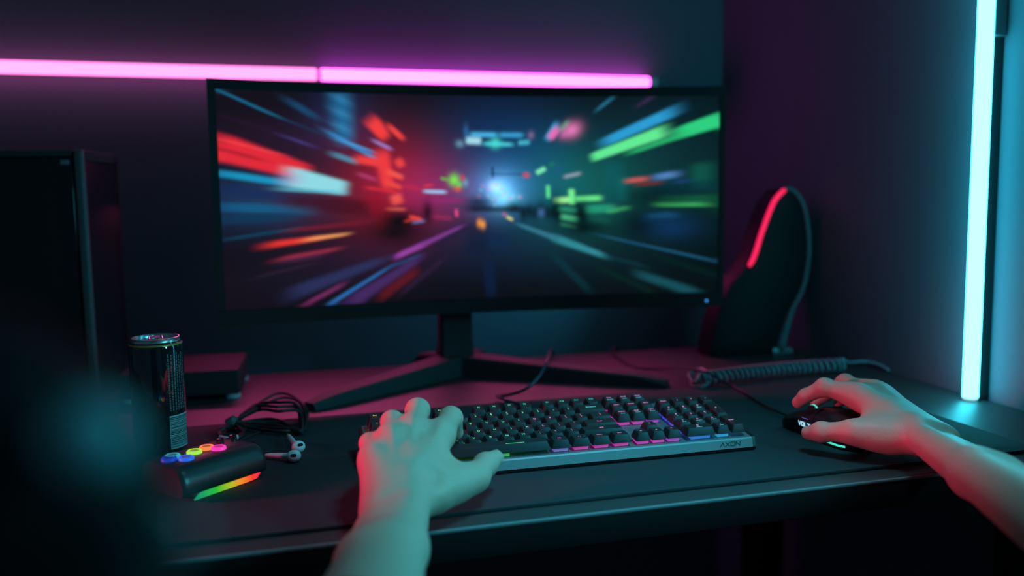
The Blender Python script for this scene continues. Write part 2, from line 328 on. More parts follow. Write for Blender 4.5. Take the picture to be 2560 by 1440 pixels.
    # right: green side
    st(1374, 342, 1400, 300, 16, (48, 150, 200)); st(1382, 338, 1402, 312, 17, (232, 110, 186), es=.3); st(1408, 318, 1428, 296, 12, (34, 150, 120)); blob(1437, 317, 15, 12, (232, 124, 184), rot=-.5, mode='over'); blob(1420, 326, 10, 6, (210, 110, 175), rot=-.7, mode='over', amp=.8)
    st(1498, 267, 1540, 234, 7, (36, 112, 140)); st(1600, 256, 1640, 232, 8, (66, 46, 92), a=.7); st(1505, 322, 1535, 308, 10, (14, 40, 70), a=.7)
    st(1516, 350, 1684, 273, 22, (44, 156, 210), 26, soft=.35); st(1488, 388, 1664, 322, 20, (98, 236, 148), 30, soft=.3, es=.1); st(1690, 330, 1800, 292, 28, (46, 208, 128), 36, soft=.2, es=.14); st(1578, 378, 1712, 330, 9, (40, 176, 108), 12)
    st(1348, 428, 1370, 416, 11, (126, 240, 180)); st(1377, 460, 1378, 492, 9, (92, 232, 150)); st(1418, 438, 1458, 429, 8, (140, 160, 176)); st(1396, 420, 1412, 415, 14, (30, 90, 130), a=.8); st(1380, 410, 1392, 402, 10, (30, 120, 100), a=.8)
    st(1394, 499, 1440, 496, 14, (156, 248, 150)); st(1436, 470, 1438, 508, 14, (118, 244, 148), es=.2); st(1444, 495, 1510, 492, 13, (104, 236, 140)); st(1400, 520, 1450, 524, 14, (40, 140, 110), a=.9); st(1410, 540, 1452, 548, 14, (70, 180, 130)); st(1470, 522, 1545, 518, 20, (36, 150, 116)); st(1480, 545, 1530, 552, 18, (20, 90, 80), a=.8); st(1526, 528, 1578, 516, 8, (60, 170, 108)); st(1410, 560, 1450, 568, 8, (60, 150, 110), a=.8)
    blob(1398, 520, 8, 26, (4, 22, 20), mode='over', amp=.85); blob(1462, 535, 12, 24, (4, 22, 20), mode='over', amp=.85); blob(1468, 568, 40, 14, (4, 14, 16), mode='over', amp=.85)
    st(1540, 400, 1542, 500, 46, (12, 92, 98), a=.55); st(1562, 440, 1563, 500, 22, (16, 110, 108), a=.5); st(1750, 405, 1752, 470, 30, (20, 108, 88), a=.75); st(1620, 470, 1790, 462, 30, (8, 50, 62), a=.7)
    st(1572, 449, 1622, 443, 10, (206, 90, 90)); st(1640, 440, 1694, 431, 15, (80, 130, 190)); st(1596, 459, 1652, 453, 6, (130, 40, 44)); st(1690, 452, 1716, 448, 10, (30, 70, 130), a=.8)
    st(1645, 509, 1762, 508, 10, (66, 190, 100)); st(1650, 497, 1785, 494, 20, (20, 100, 66), a=.8); st(1770, 500, 1792, 500, 60, (8, 60, 44), a=.6); blob(1640, 490, 60, 20, (4, 12, 16), mode='over', amp=.6)
    st(1620, 541, 1690, 535, 14, (24, 82, 122)); blob(1672, 565, 46, 22, (14, 50, 92), mode='over', amp=.85); st(1600, 548, 1640, 552, 8, (12, 60, 90), a=.8); blob(1600, 560, 30, 30, (4, 10, 16), mode='over', amp=.7)
    # the game's own speed blur: every point smeared along the line to the vanishing point
    G = C.reshape(nv, nu, 3); Ah = np.linalg.inv(h); out = np.zeros_like(C); ks = np.linspace(-1, 1, 13); wsum = 0
    rad = np.hypot((PX - 1240) / 640, (PY_ - 490) / 420)
    for k in ks:
        m_ = 1 + .055 * k * np.clip(rad * 1.3 - .12, 0, 1); qx, qy = 1240 + (PX - 1240) * m_, 490 + (PY_ - 490) * m_
        p_ = Ah @ np.stack([qx, qy, np.ones_like(qx)]); a_ = np.clip(p_[0] / p_[2], 0, 1) * (nu - 1); b_ = np.clip(p_[1] / p_[2], 0, 1) * (nv - 1)
        i0 = np.minimum(a_.astype(int), nu - 2); j0 = np.minimum(b_.astype(int), nv - 2); fa, fb = (a_ - i0)[:, None], (b_ - j0)[:, None]
        wk = 1 - .55 * abs(k); wsum += wk
        out += wk * (G[j0, i0] * (1 - fa) * (1 - fb) + G[j0, i0 + 1] * fa * (1 - fb) + G[j0 + 1, i0] * (1 - fa) * fb + G[j0 + 1, i0 + 1] * fa * fb)
    return np.clip(out / wsum, 0, None)
nu, nv = 440, 190
sx0, sx1, sz0, sz1 = X0 + BL_ - .001, X1 - BR_ + .001, MZ0 + BB - .001, MZ1 - BT + .001
uu, vv = np.meshgrid(np.linspace(0, 1, nu), np.linspace(0, 1, nv)); uu, vv = uu.ravel(), vv.ravel()
sxx = sx0 + (sx1 - sx0) * uu; co = np.stack([sxx, SAG * (1 - (sxx / (MW / 2)) ** 2) + .003, sz1 + (sz0 - sz1) * vv], 1)
ii = np.arange(nu * nv).reshape(nv, nu); fq = np.stack([ii[:-1, :-1], ii[1:, :-1], ii[1:, 1:], ii[:-1, 1:]], -1).reshape(-1, 4)
me = bpy.data.meshes.new('screen'); me.from_pydata(co.tolist(), [], fq.tolist()); me.update()
ca = me.color_attributes.new('picture', 'FLOAT_COLOR', 'POINT')
cc = np.ones((nu * nv, 4)); cc[:, :3] = screen_colours(uu, vv); ca.data.foreach_set('color', cc.ravel())
M_screen = mat('screen_picture', (.004, .004, .005), .35, spec=.3); nt = M_screen.node_tree
an = nt.nodes.new('ShaderNodeAttribute'); an.attribute_name = 'picture'
nt.links.new(an.outputs['Color'], nt.nodes['Principled BSDF'].inputs['Emission Color']); nt.nodes['Principled BSDF'].inputs['Emission Strength'].default_value = 1.0
link('screen', me, M_screen, mon, 180)
# stand, in the room's own axes
IM = MM.inverted()
HUB = V((.285, 1.442, 0))
def leg(p0, p1, w0, w1, h0, h1):
    p0, p1 = V(p0), V(p1); d = (p1 - p0).normalized(); n = V((-d.y, d.x, 0)); rg = []
    for k in range(9):
        s = k / 8; p = p0.lerp(p1, s); wd = (w0 + (w1 - w0) * s) / 2; h = h0 + (h1 - h0) * s; c = .003 if k < 8 else .006
        hh = h if k < 8 else h * .7
        rg.append([p - n * wd, p - n * wd + V((0, 0, hh - c)), p - n * (wd - c) + V((0, 0, hh)), p + n * (wd - c) + V((0, 0, hh)), p + n * wd + V((0, 0, hh - c)), p + n * wd])
    return MB().loft([[IM @ (q + V((0, 0, .0008))) for q in r] for r in rg])
leg(HUB + V((-.005, -.012, 0)), (.030, 1.247, 0), .052, .030, .034, .014).build('stand_leg', M_blacksatin, mon)
leg(HUB + V((.01, -.010, 0)), (.584, 1.226, 0), .052, .030, .034, .014).build('stand_leg', M_blacksatin, mon)
leg(HUB, (.234, 1.512, 0), .045, .034, .034, .026).build('stand_leg', M_blacksatin, mon)
leg(HUB, (.345, 1.522, 0), .045, .034, .034, .026).build('stand_leg', M_blacksatin, mon)
nk = MB(); rg = []
for z, wd, dp in ((.002, .066, .06), (.03, .062, .052), (.06, .056, .042), (.20, .056, .040), (.30, .056, .04)):
    rg.append([IM @ (HUB + V((x * wd / 2, .0 + y * dp / 2, z))) for x, y in ((-1, -.7), (-.8, -1), (.8, -1), (1, -.7), (1, .7), (.8, 1), (-.8, 1), (-1, .7))])
nk.loft(rg).build('stand_neck', M_blacksatin, mon, 30)

# ------------------------------------------------------------------ keyboard
KT = .1258; KM = Matrix.Translation((.3016, .8727, .025)) @ Matrix.Rotation(-.0084, 4, 'Z') @ Matrix.Rotation(KT, 4, 'X')
KI = Matrix.Rotation(-KT, 4, 'X')
U = .01905
kb = thing('keyboard', 'full size mechanical keyboard with rainbow backlit black keys', 'keyboard', KM)
kl = lambda y, z: (KI @ V((0, y - .8727, z - .025))).yz          # room (y, z) to the keyboard's own tilted (y, z)
HWD = .2195
def side_prism(pts, x0, x1): return MB().loft([[V((x, y, z)) for y, z in pts] for x in (x0, x1)])
# top plate and sloped front bezel are one folded sheet of metal
pl = [(-.0030, -.005), (.1235, -.005), (.1235, -.0075), (.1, -.0080), (-.002, -.0080)]
side_prism(pl, -HWD, HWD).build('top_plate', mat('plate_metal', (.20, .22, .235), .55, metal=.5, bump=.05, scale=400), kb, 20)
fb = [(-.0030, -.0050), (-.0050, -.0062), tuple(kl(.8660, .0088)), tuple(kl(.8690, .0088)), (-.002, -.0085)]
side_prism(fb, -HWD, HWD).build('front_bezel', M_metal, kb, 20)
bs = [tuple(kl(.8675, .0090)), (-.001, -.0085), (.1220, -.0082), (.1215, -.022), tuple(kl(.890, .0050)), tuple(kl(.8680, .0050))]
side_prism(bs, -HWD + .001, HWD - .001).build('base', M_black, kb, 20)
for s in (-1, 1):
    sc_ = [(-.0052, -.007), (-.0035, -.0045), (.122, -.0045), (.1245, -.007), (.1225, -.022), tuple(kl(.89, .0050)), tuple(kl(.8678, .0050)), tuple(kl(.8655, .0090))]
    side_prism(sc_, s * HWD, s * (HWD + .0035)).build('side_cap', M_black, kb, 30)
for s in (-1, 1):
    MB().box((s * .17 - .02, tuple(kl(.875, .0043))[0], tuple(kl(.875, .0048))[1]), (s * .17 + .02, tuple(kl(.875, .0043))[0] + .012, tuple(kl(.875, .0043))[1] + .004), 0, 2).build('foot', M_rubber, kb)
    MB().box((s * .17 - .016, 100e-3, -.0330), (s * .17 + .016, .108, -.020), .002).build('foot', M_rubber, kb)
# maker's word on the bezel
p0 = V((0, *kl(.8660, .0088))); p1 = V((0, -.0050, -.0062)); up = (p1 - p0).normalized(); out = V((1, 0, 0)).cross(up)
LM = Matrix(((1, 0, 0, 0), (0, up.y, out.y, 0), (0, up.z, out.z, 0), (0, 0, 0, 1)))
LM = Matrix.Translation(p0 + up * .0030 + out * .00002 + V((HWD - .0420, 0, 0))) @ LM
SL = .25; ax = []
def word(defs, H, W, gap):
    o = []; x = 0
    for ch in defs:
        for (a, b, c, d) in ch: o.append((x + a * W + SL * b * H, b * H, x + c * W + SL * d * H, d * H))
        x += W + gap
    return o
gA = [(0, 0, .5, 1), (.5, 1, 1, 0)]; gX = [(0, 0, 1, 1), (0, 1, 1, 0)]; gO = [(.12, 0, .88, 0), (.88, 0, 1, .2), (1, .2, 1, .8), (1, .8, .88, 1), (.88, 1, .12, 1), (.12, 1, 0, .8), (0, .8, 0, .2), (0, .2, .12, 0)]
gN = [(0, 0, 0, 1), (0, 1, 1, 0), (1, 0, 1, 1)]; gV = [(0, 1, .5, 0), (.5, 0, 1, 1)]; gL = [(0, 1, 0, 0), (0, 0, 1, 0)]; gT = [(0, 1, 1, 1), (.5, 1, .5, 0)]
strokes(word([gA, gX, gO, gN], .0045, .0052, .0014), .0008, .0002, LM).build('logo', mat('logo_print', (.03, .035, .04), .5), kb, 0)
# keys
def hue_mix(u, tbl):
    for (a, ca_), (b, cb) in zip(tbl, tbl[1:]):
        if u <= b:
            k = max(0, (u - a) / (b - a)); return tuple(ca_[i] + (cb[i] - ca_[i]) * k for i in range(3))
    return tbl[-1][1]
T_LEG = [(0, (255, 190, 80)), (2.5, (240, 210, 80)), (4.5, (120, 235, 90)), (7, (90, 240, 150)), (9, (120, 230, 200)), (9.8, (225, 110, 200)), (14, (245, 120, 205)), (18, (240, 140, 220)), (22, (235, 160, 225))]
T_SW = [(0, (255, 170, 30)), (3, (220, 200, 30)), (5, (90, 215, 40)), (9.2, (40, 190, 80)), (10.6, (120, 110, 210)), (11.6, (225, 40, 185)), (14, (225, 45, 190)), (17.3, (225, 60, 205)), (18.2, (150, 70, 230)), (18.9, (70, 80, 240)), (20, (50, 180, 250)), (23, (70, 195, 255))]
_gm = {}
def gmat(kind, c, s):
    q = tuple(int(x // 12) * 12 for x in c) + (kind,)
    if q not in _gm: _gm[q] = glow('key_glow_' + kind, lin(q[:3]), s, (.3, .3, .3))
    return _gm[q]
_caps = {}
def cap_mesh(wu, hu, h, tilt):
    k = (wu, hu, h, tilt)
    if k in _caps: return _caps[k]
    W, D = wu * U - .0011, hu * U - .0011
    def ring(ix, f, b, z, r, dish=0, tl=0):
        x0, x1, y0, y1 = -W / 2 + ix, W / 2 - ix, -D / 2 + f, D / 2 - b
        return [V((x, y, z + tl * y - dish * (1 - (x / ((x1 - x0) / 2)) ** 2))) for x, y in rrect(x0, y0, x1, y1, r, 4)]
    rg = [ring(.0006, .0006, .0006, .0006, .001), ring(0, 0, 0, 0, .0012)]
    rg.append(ring(.0027, .0030, .0012, h - .0006, .0018, 0, tilt)); rg.append(ring(.0031, .0034, .0016, h, .0018, 0, tilt))
    for s in (.75, .45, .15):
        base = ring(.0031, .0034, .0016, h, .0018, .0, tilt); c = sum(base, V()) / len(base)
        cr = []
        for p in base:
            q = c + (p - c) * s; ex = (p.x - c.x) * s / (W / 2 - .0031); q.z = h + tilt * q.y - .0010 * min(1, (1 - ex * ex)) * (1 if wu < 2 else .6); cr.append(q)
        rg.append(cr)
    me = bpy.data.meshes.new('key'); n = len(rg[0]); vs = [p for r in rg for p in r]; fs = []
    for i in range(len(rg) - 1):
        for j in range(n): kx = (j + 1) % n; fs.append([i * n + j, i * n + kx, (i + 1) * n + kx, (i + 1) * n + j])
    fs.append([(len(rg) - 1) * n + j for j in range(n)]); fs.append(list(range(n))[::-1])
    me.from_pydata([tuple(v) for v in vs], [], fs); me.update(); me.materials.append(M_key)
    me.polygons.foreach_set('use_smooth', [True] * len(me.polygons)); me.set_sharp_from_angle(angle=math.radians(50))
    _caps[k] = me; return me
_txt = {}
def text_mesh(s, size):
    k = (s, size)
    if k not in _txt:
        c = bpy.data.curves.new('legend', 'FONT'); c.body = s; c.size = size; c.align_x = 'CENTER'; c.align_y = 'CENTER'; c.extrude = .00008; c.resolution_u = 3; c.space_line = .85
        o = bpy.data.objects.new('legend', c); COL.objects.link(o); bpy.context.view_layer.update()
        me = bpy.data.meshes.new_from_object(o.evaluated_get(bpy.context.evaluated_depsgraph_get())); bpy.data.objects.remove(o); bpy.data.curves.remove(c); _txt[k] = me
    return _txt[k]
RH = {'F': (.0115, .10), 'N': (.0115, .10), 'Q': (.0095, .05), 'A': (.0085, 0.), 'Z': (.0085, -.05), 'S': (.0085, -.06)}
RY = {'F': 0, 'N': 1.25, 'Q': 2.25, 'A': 3.25, 'Z': 4.25, 'S': 5.25}
def key(ux, row, wu, leg_, hu=1, sub=None):
    h, tl = RH[row]; cx = (ux - 11.25) * U; cy = (6.25 - RY[row] - .5 * hu) * U
    k = bpy.data.objects.new('key', cap_mesh(wu, hu, h, tl)); COL.objects.link(k); k.parent = kb; k.location = (cx, cy, 0)
    if row in 'FN' and ux < 15: col = hue_mix(ux, [(0, (255, 190, 80)), (3, (220, 215, 80)), (6, (120, 235, 120)), (9, (110, 235, 170)), (15, (90, 215, 225))])
    else: col = hue_mix(ux, T_LEG)
    if row == 'N' and ux > 14: col = T_LEG[-3][1]
    sw = hue_mix(ux, T_SW)
    # translucent switch housing under the cap, lit from the plate
    d = .0070; wd = min((wu - 1) * U / 2 * .55, .006)
    m = gmat('switch', sw, .55)
    b = MB().box((-d - wd, -d + .0005, -.0048), (d + wd, d, .0012), .0006, 2)
    b.build('switch_housing', m, k, 30)
    if leg_:
        big = len(leg_.replace('\n', '')) <= 1; sz = .0052 if big else .0036
        if len(leg_) > 3 and '\n' not in leg_: sz = .0030
        o = bpy.data.objects.new('legend', text_mesh(leg_, sz).copy()); o.data.materials.clear(); o.data.materials.append(gmat('legend', col, .8)); COL.objects.link(o); o.parent = k
        o.location = (0, .0028 if (sub or row == 'F') else .0012, h + tl * .002 - .0001); o.rotation_euler = (math.atan(tl), 0, 0)
        if '\n' in leg_ or hu > 1: o.location.y = .001
    if sub:
        o = bpy.data.objects.new('legend', text_mesh(sub, .0030).copy()); o.data.materials.clear(); o.data.materials.append(gmat('legend', (70, 205, 225), .7)); COL.objects.link(o); o.parent = k
        o.location = (0, -.0022, h - tl * .002 - .0002); o.rotation_euler = (math.atan(tl), 0, 0)
for ux, s in zip([.5, 2.5, 3.5, 4.5, 5.5, 7, 8, 9, 10, 11.5, 12.5, 13.5, 14.5], ['Esc'] + ['F%d' % i for i in range(1, 13)]): key(ux, 'F', 1, s)
for i, s in enumerate(['~\n`', '!\n1', '@\n2', '#\n3', '$\n4', '%\n5', '^\n6', '&\n7', '*\n8', '(\n9', ')\n0', '_\n-', '+\n=']): key(.5 + i, 'N', 1, s)
key(14, 'N', 2, 'Backspace')
key(.75, 'Q', 1.5, 'Tab'); [key(2 + i, 'Q', 1, s) for i, s in enumerate(list('QWERTYUIOP') + ['{\n[', '}\n]'])]; key(14.25, 'Q', 1.5, '|\n\\')
key(.875, 'A', 1.75, 'Caps'); [key(2.25 + i, 'A', 1, s) for i, s in enumerate(list('ASDFGHJKL') + [':\n;', '"\n\''])]; key(13.875, 'A', 2.25, 'Enter')
key(1.125, 'Z', 2.25, 'Shift'); [key(2.75 + i, 'Z', 1, s) for i, s in enumerate(list('ZXCVBNM') + ['<\n,', '>\n.', '?\n/'])]; key(13.625, 'Z', 2.75, 'Shift')
for ux, s in ((.625, 'Ctrl'), (1.875, 'Win'), (3.125, 'Alt'), (10.625, 'Alt'), (11.875, 'Fn'), (13.125, 'Menu'), (14.375, 'Ctrl')): key(ux, 'S', 1.25, s)
key(6.875, 'S', 6.25, None)
for i, (a, b) in enumerate((('Print', 'Screen'), ('Scroll', 'Lock'), ('Pause', 'Break'))): key(15.75 + i, 'F', 1, a, sub=b)
for i, a in enumerate(('Insert', 'Home', 'PgUp')): key(15.75 + i, 'N', 1, a)
for i, (a, b) in enumerate((('Delete', 'Stop'), ('End', 'Mute'), ('PgDn', 'Next'))): key(15.75 + i, 'Q', 1, a, sub=b)
key(16.75, 'Z', 1, '^'); [key(15.75 + i, 'S', 1, s) for i, s in enumerate('<v>')]
for i, s in enumerate(('Num', '/', '*', '-')): key(19 + i, 'N', 1, s)
for i, (a, b) in enumerate((('7', 'Home'), ('8', 'Up'), ('9', 'PgUp'))): key(19 + i, 'Q', 1, a, sub=b)
for i, (a, b) in enumerate((('4', '<'), ('5', None), ('6', '>'))): key(19 + i, 'A', 1, a, sub=b)
for i, (a, b) in enumerate((('1', 'End'), ('2', 'Down'), ('3', 'PgDn'))): key(19 + i, 'Z', 1, a, sub=b)
key(19.5, 'S', 2, '0', sub='Insert'); key(21, 'S', 1, '.', sub='Del')
key(22, 'Q', 1, '+', hu=2); key(22, 'Z', 1, 'Enter', hu=2)
MB().box((-.0105, -.0036, 0), (.0105, -.0030, .0002)).build('space_light', gmat('legend', (90, 240, 150), .8), kb).location = ((7.9 - 11.25) * U, .5 * U, .0087)
KMI = KM.inverted()
cab = [at(1325, 1015, .020), at(1300, 1010, .016), at(1262, 1000, .010), at(1243, 990, .006), at(1262, 989, .012), at(1310, 975, .030), at(1345, 945, .044), at(1362, 915, .046), at(1372, 890, .030), V((.49, 1.535, .012)), V((.50, 1.556, .004)), V((.505, 1.566, -.06))]
MB().tube([KMI @ p for p in spline(cab, 10)], .0023, 10).build('cord', mat('cord_braid', (.05, .07, .10), .5, bump=.3, scale=900), kb, 180)

# ------------------------------------------------------------------ mouse
MSM = Matrix.Translation((.6415, .884, MH + .0004)) @ Matrix.Rotation(math.radians(4), 4, 'Z')
ms = thing('mouse', 'black gaming mouse with lit lettering held by the right hand', 'mouse', MSM)
def mouse_ring(s):               # s: 0 rear .. 1 nose
    y = -.0630 + .126 * s
    wv = np.interp(s, [0, .04, .15, .35, .55, .75, .93, 1], [.016, .024, .0315, .0335, .0305, .0300, .0315, .0285])
    hv = np.interp(s, [0, .04, .15, .35, .55, .75, .93, 1], [.008, .016, .029, .0375, .0355, .0285, .0205, .0150])
    z0 = .0012; o = []
    for k in range(25):
        a = math.pi * k / 24; c, si = math.cos(a), math.sin(a)
        x = wv * (abs(c) ** .62) * (1 if c > 0 else -1); z = z0 + (hv - z0) * (si ** .75)
        if si < .5: x *= 1 - .10 * (1 - si / .5)
        o.append(V((x, y, z)))
    return o
MB().loft([mouse_ring(i / 40) for i in range(41)]).build('shell', mat('mouse_shell', (.013, .013, .015), .36, bump=.06, scale=700), ms, 50)
for sgn in (-1, 1):              # the two buttons, plates hugging the front of the shell
    rg = []
    for i in range(13):
        s = .52 + .47 * i / 12; r = mouse_ring(s); rr_ = []
        ks = [13 + j for j in range(8)] if sgn < 0 else [11 - j for j in range(8)]
        for k in ks:
            p = r[k].copy(); p.z += .0009; rr_.append(p)
        rg.append(rr_)
    MB().loft(rg, cap=False, closed=False).build('mouse_button', mat('mouse_button_plastic', (.016, .016, .018), .4), ms, 60)
wl = MB(); wl.lathe([(.0001, -.0035), (.0085, -.0035), (.0095, -.0025), (.0095, .0025), (.0085, .0035), (.0001, .0035)], 28)
whl = wl.build('scroll_wheel', M_rubber, ms); whl.matrix_local = Matrix.Translation((0, .036, .0225)) @ Matrix.Rotation(math.pi / 2, 4, 'Y')
wr = MB(); wr.lathe([(.0096, -.0012), (.0100, -.0012), (.0100, .0012), (.0096, .0012)], 28)
wr.build('wheel_light', glow('wheel_teal', (.08, .75, .65), 1.0), whl)
sp_ = []
for i in range(13):
    s = .09 + .22 * i / 12; r = mouse_ring(s); p = r[24].copy(); p.z = .0030 + .0014; p.x -= .0004; sp_.append(p)
MB().tube(sp_, .0013, 8).build('light_strip', glow('mouse_strip_teal', (.06, .80, .62), 1.0), ms)
q0 = mouse_ring(.62)[21]; q1 = mouse_ring(.62)[23]
upv = (q0 - q1).normalized(); ydir = V((0, -1, 0)); outv = ydir.cross(upv)
LG = Matrix(((ydir.x, upv.x, outv.x, 0), (ydir.y, upv.y, outv.y, 0), (ydir.z, upv.z, outv.z, 0), (0, 0, 0, 1)))
SL = 0
orig = V((mouse_ring(.66)[23].x - .0014, .0265, .0125))
strokes(word([gV, gO, gL, gT], .0046, .0040, .0016), .0012, .0004, Matrix.Translation(orig) @ LG).build('logo', glow('mouse_logo_light', (.35, .75, .95), 1.0), ms, 0)
strokes([(0.001, 0, .012, 0)], .0006, .0004, Matrix.Translation(orig + upv * .0098 + V((.0012, -.004, 0))) @ LG).build('light_line', glow('mouse_line_violet', (.12, .10, .55), .8), ms, 0)
MI = MSM.inverted()
mcab = [MSM @ V((0, .060, .007)), MSM @ V((-.001, .072, .006)), at(1905, 1010, .0065), at(1850, 975, .0065), at(1808, 954, .012), at(1765, 930, .030), at(1705, 920, .012), at(1640, 922, .003), at(1590, 917, .003), at(1555, 900, .003), at(1530, 882, .004), V((.632, 1.553, .006)), V((.632, 1.566, -.06))]
MB().tube([MI @ p for p in spline(mcab, 10)], .0017, 10).build('cord', M_rubber, ms, 180)

# ------------------------------------------------------------------ coiled cable on the desk behind the mouse
ca0, ca1 = at(1752, 948, .014), at(2108, 912, .014)
mid = (ca0 + ca1) / 2 + V((0, .012, 0)); pth = spline([ca0, ca0.lerp(mid, .5) + V((0, .003, 0)), mid, mid.lerp(ca1, .5) + V((0, .003, 0)), ca1], 40)
turns = 27; co_ = []
for i in range(turns * 14 + 1):
    s = i / (turns * 14); q = s * (len(pth) - 1); k = min(int(q), len(pth) - 2); p = pth[k].lerp(pth[k + 1], q - k); d = (pth[k + 1] - pth[k]).normalized()
    n1 = V((0, 0, 1)); n2 = d.cross(n1).normalized(); a = 2 * math.pi * turns * s; rr_ = .0095
    co_.append(p + (n1 * math.cos(a) + n2 * math.sin(a)) * rr_)
cc_ = thing('coiled_cable', 'coiled black cable lying across the desk behind the mouse', 'cable', Matrix.Translation((ca0.x, ca0.y, 0)))
off = V((ca0.x, ca0.y, 0))
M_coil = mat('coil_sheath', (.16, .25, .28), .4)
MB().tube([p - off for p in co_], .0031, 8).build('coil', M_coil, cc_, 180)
lp = [co_[0], at(1735, 955, .012), at(1722, 940, .010), at(1735, 925, .014), at(1762, 932, .016), at(1772, 955, .010), at(1750, 968, .005), at(1728, 962, .004), at(1730, 935, .006), at(1750, 922, .012), at(1775, 935, .010)]
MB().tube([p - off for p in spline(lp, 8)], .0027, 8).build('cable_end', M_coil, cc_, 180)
tl_ = [co_[-1], at(2125, 906, .012), at(2160, 903, .010), at(2195, 911, .008), at(2222, 926, .003), V((.977, 1.19, .002))]
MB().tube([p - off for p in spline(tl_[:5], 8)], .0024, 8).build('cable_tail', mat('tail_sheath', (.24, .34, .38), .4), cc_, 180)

# ------------------------------------------------------------------ fin shaped speaker
SPM = Matrix.Translation((.87, 1.445, 0)) @ Matrix.Rotation(math.radians(-4), 4, 'Z')
spk = thing('speaker', 'tall curved black speaker with a red light strip by the wall', 'speaker', SPM)
def sp_at(px, py, y=1.445):
    q = FWD + RIGHT * ((px - 1280) / F_PX) - UP * ((py - 720) / F_PX); return CAM + q * (y / q.y)
SI = SPM.inverted()
def prof(pts, n=8): return spline([SI @ sp_at(*p) for p in pts], n)
left_e = prof([(1766, 862), (1782, 790), (1812, 715), (1858, 655), (1885, 575), (1912, 505), (1938, 474)])
right_e = prof([(1938, 474), (1962, 474), (1988, 505), (2002, 570), (2003, 640), (1990, 715), (1962, 775), (1940, 848)])
outl = [p for p in left_e] + right_e[1:]
bm_ = []
poly = [(p.x, p.z) for p in outl]
zmin = .0006
poly = [(x, max(z, zmin)) for x, z in poly]; poly[0] = (poly[0][0] - .002, zmin); poly[-1] = (poly[-1][0] - .006, zmin)
PMt = Matrix(((1, 0, 0, 0), (0, 0, -1, .035), (0, 1, 0, 0), (0, 0, 0, 1)))
MB().prism(poly, .060, PMt, .004, 2).build('cabinet', mat('speaker_black', (.007, .007, .008), .6, spec=.25), spk, 40)
rim = [V((p.x - .004, -.0262, max(p.z, .004))) for p in right_e[4:]] + [V((poly[-1][0] - .004, -.0262, .006))]
rw = [(.0045 if i < len(rim) * .75 else .0045 + .006 * (i - len(rim) * .75) / (len(rim) * .25)) for i in range(len(rim))]
MB().tube(rim, rw, 10).build('rim', mat('rim_satin', (.09, .13, .15), .45), spk, 180)
ls = [V((p.x + .003, -.028, p.z)) for p in left_e[23:]]
MB().tube(ls, [.003] + [.0044] * (len(ls) - 2) + [.003], 10).build('light_strip', glow('red_strip', (1.0, .012, .10), 1.1), spk, 180)
MB().box((-.012, -.034, 0), (.030, -.022, .012), .003).build('foot', mat('foot_metal', (.3, .32, .34), .35, metal=.5), spk).location = ((SI @ sp_at(1940, 845)).x - .014, 0, .0004)

# ------------------------------------------------------------------ computer tower and flat box on the left
TWM = Matrix.Translation((-.279, 1.398, 0)) @ Matrix.Rotation(math.radians(-10), 4, 'Z')
tw = thing('computer_tower', 'black computer tower standing at the left end of the desk', 'computer', TWM)
TH = .3808
MB().box((-.21, .006, .004), (-.0005, .146, TH), .003).build('case', mat('tower_case', (.016, .016, .018), .35), tw)
MB().box((-.196, .0, .010), (-.014, .007, TH - .012), .002).build('front_panel', M_gloss, tw)
MB().box((-.011, -.004, .004), (.003, .008, TH + .0005), .0045, 4).build('corner_trim', mat('tower_trim', (.11, .115, .12), .5), tw)
MB().box((-.196, .0, TH - .010), (-.014, .007, TH), .002).build('top_trim', M_blacksatin, tw)
MB().box((.0, .012, TH - .016), (.002, .142, TH - .001), .0008).build('side_trim', M_blacksatin, tw)
MB().box((-.030, -.001, TH - .022), (-.018, .0005, TH - .015), .0004).build('power_button', mat('button_metal', (.35, .37, .4), .3, metal=.6), tw)
for x in (-.185, -.035):
    for y in (.02, .125): MB().box((x, y, .0), (x + .02, y + .012, .0045), .001).build('foot', M_rubber, tw)

BXM = Matrix.Translation((-.165, 1.44, 0)) @ Matrix.Rotation(math.radians(-3), 4, 'Z')
bx = thing('flat_box', 'low flat black box on the desk behind the drink can', 'box', BXM)
MB().box((-.074, -.078, .007), (.098, .078, .045), .002).build('case', mat('box_case', (.03, .028, .03), .75, spec=.25, bump=.1, scale=300), bx)
for x in (-.062, .088):
    for y in (-.066, .066): MB().lathe([(.0001, .0004), (.012, .0004), (.011, .0075), (.0001, .0075)], 20, (x, y, 0)).build('foot', mat('foot_grey', (.45, .46, .5), .4), bx)

# ------------------------------------------------------------------ drink can
CNM = Matrix.Translation((-.1485, 1.083, MH + .0004)) @ Matrix.Rotation(math.radians(-30), 4, 'Z')
can = thing('drink_can', 'opened dark metallic drink can with a barcode on the mat', 'can', CNM)
R, H = .0305, .1375
M_can = mat('can_dark_metal', (.016, .015, .018), .07, spec=.8, coat=.6)
MB().lathe([(.0001, .004), (.020, .003), (.0225, 0), (.0245, .0008), (R - .001, .006), (R, .010), (R, H - .0115), (R - .0007, H - .0085), (R - .0026, H - .0045)], 64).build('can_body', M_can, can)
M_al = mat('can_aluminium', (.70, .71, .74), .25, metal=.9)
MB().lathe([(R - .0026, H - .0046), (R - .0034, H - .003), (R - .0031, H - .0008), (R - .0036, H), (R - .0048, H + .0002), (R - .0056, H - .0008), (R - .0062, H - .0045), (R - .0072, H - .0052), (R - .0080, H - .0042), (.012, H - .0038), (.0001, H - .0036)], 64).build('lid', M_al, can)
MB().lathe([(R - .0022, H - .0058), (R - .0005, H - .0074), (R - .0003, H - .0083), (R - .0021, H - .0068)], 64).build('neck_band', mat('neck_yellow', (.55, .42, .10), .3, metal=.5), can)
tb = MB()
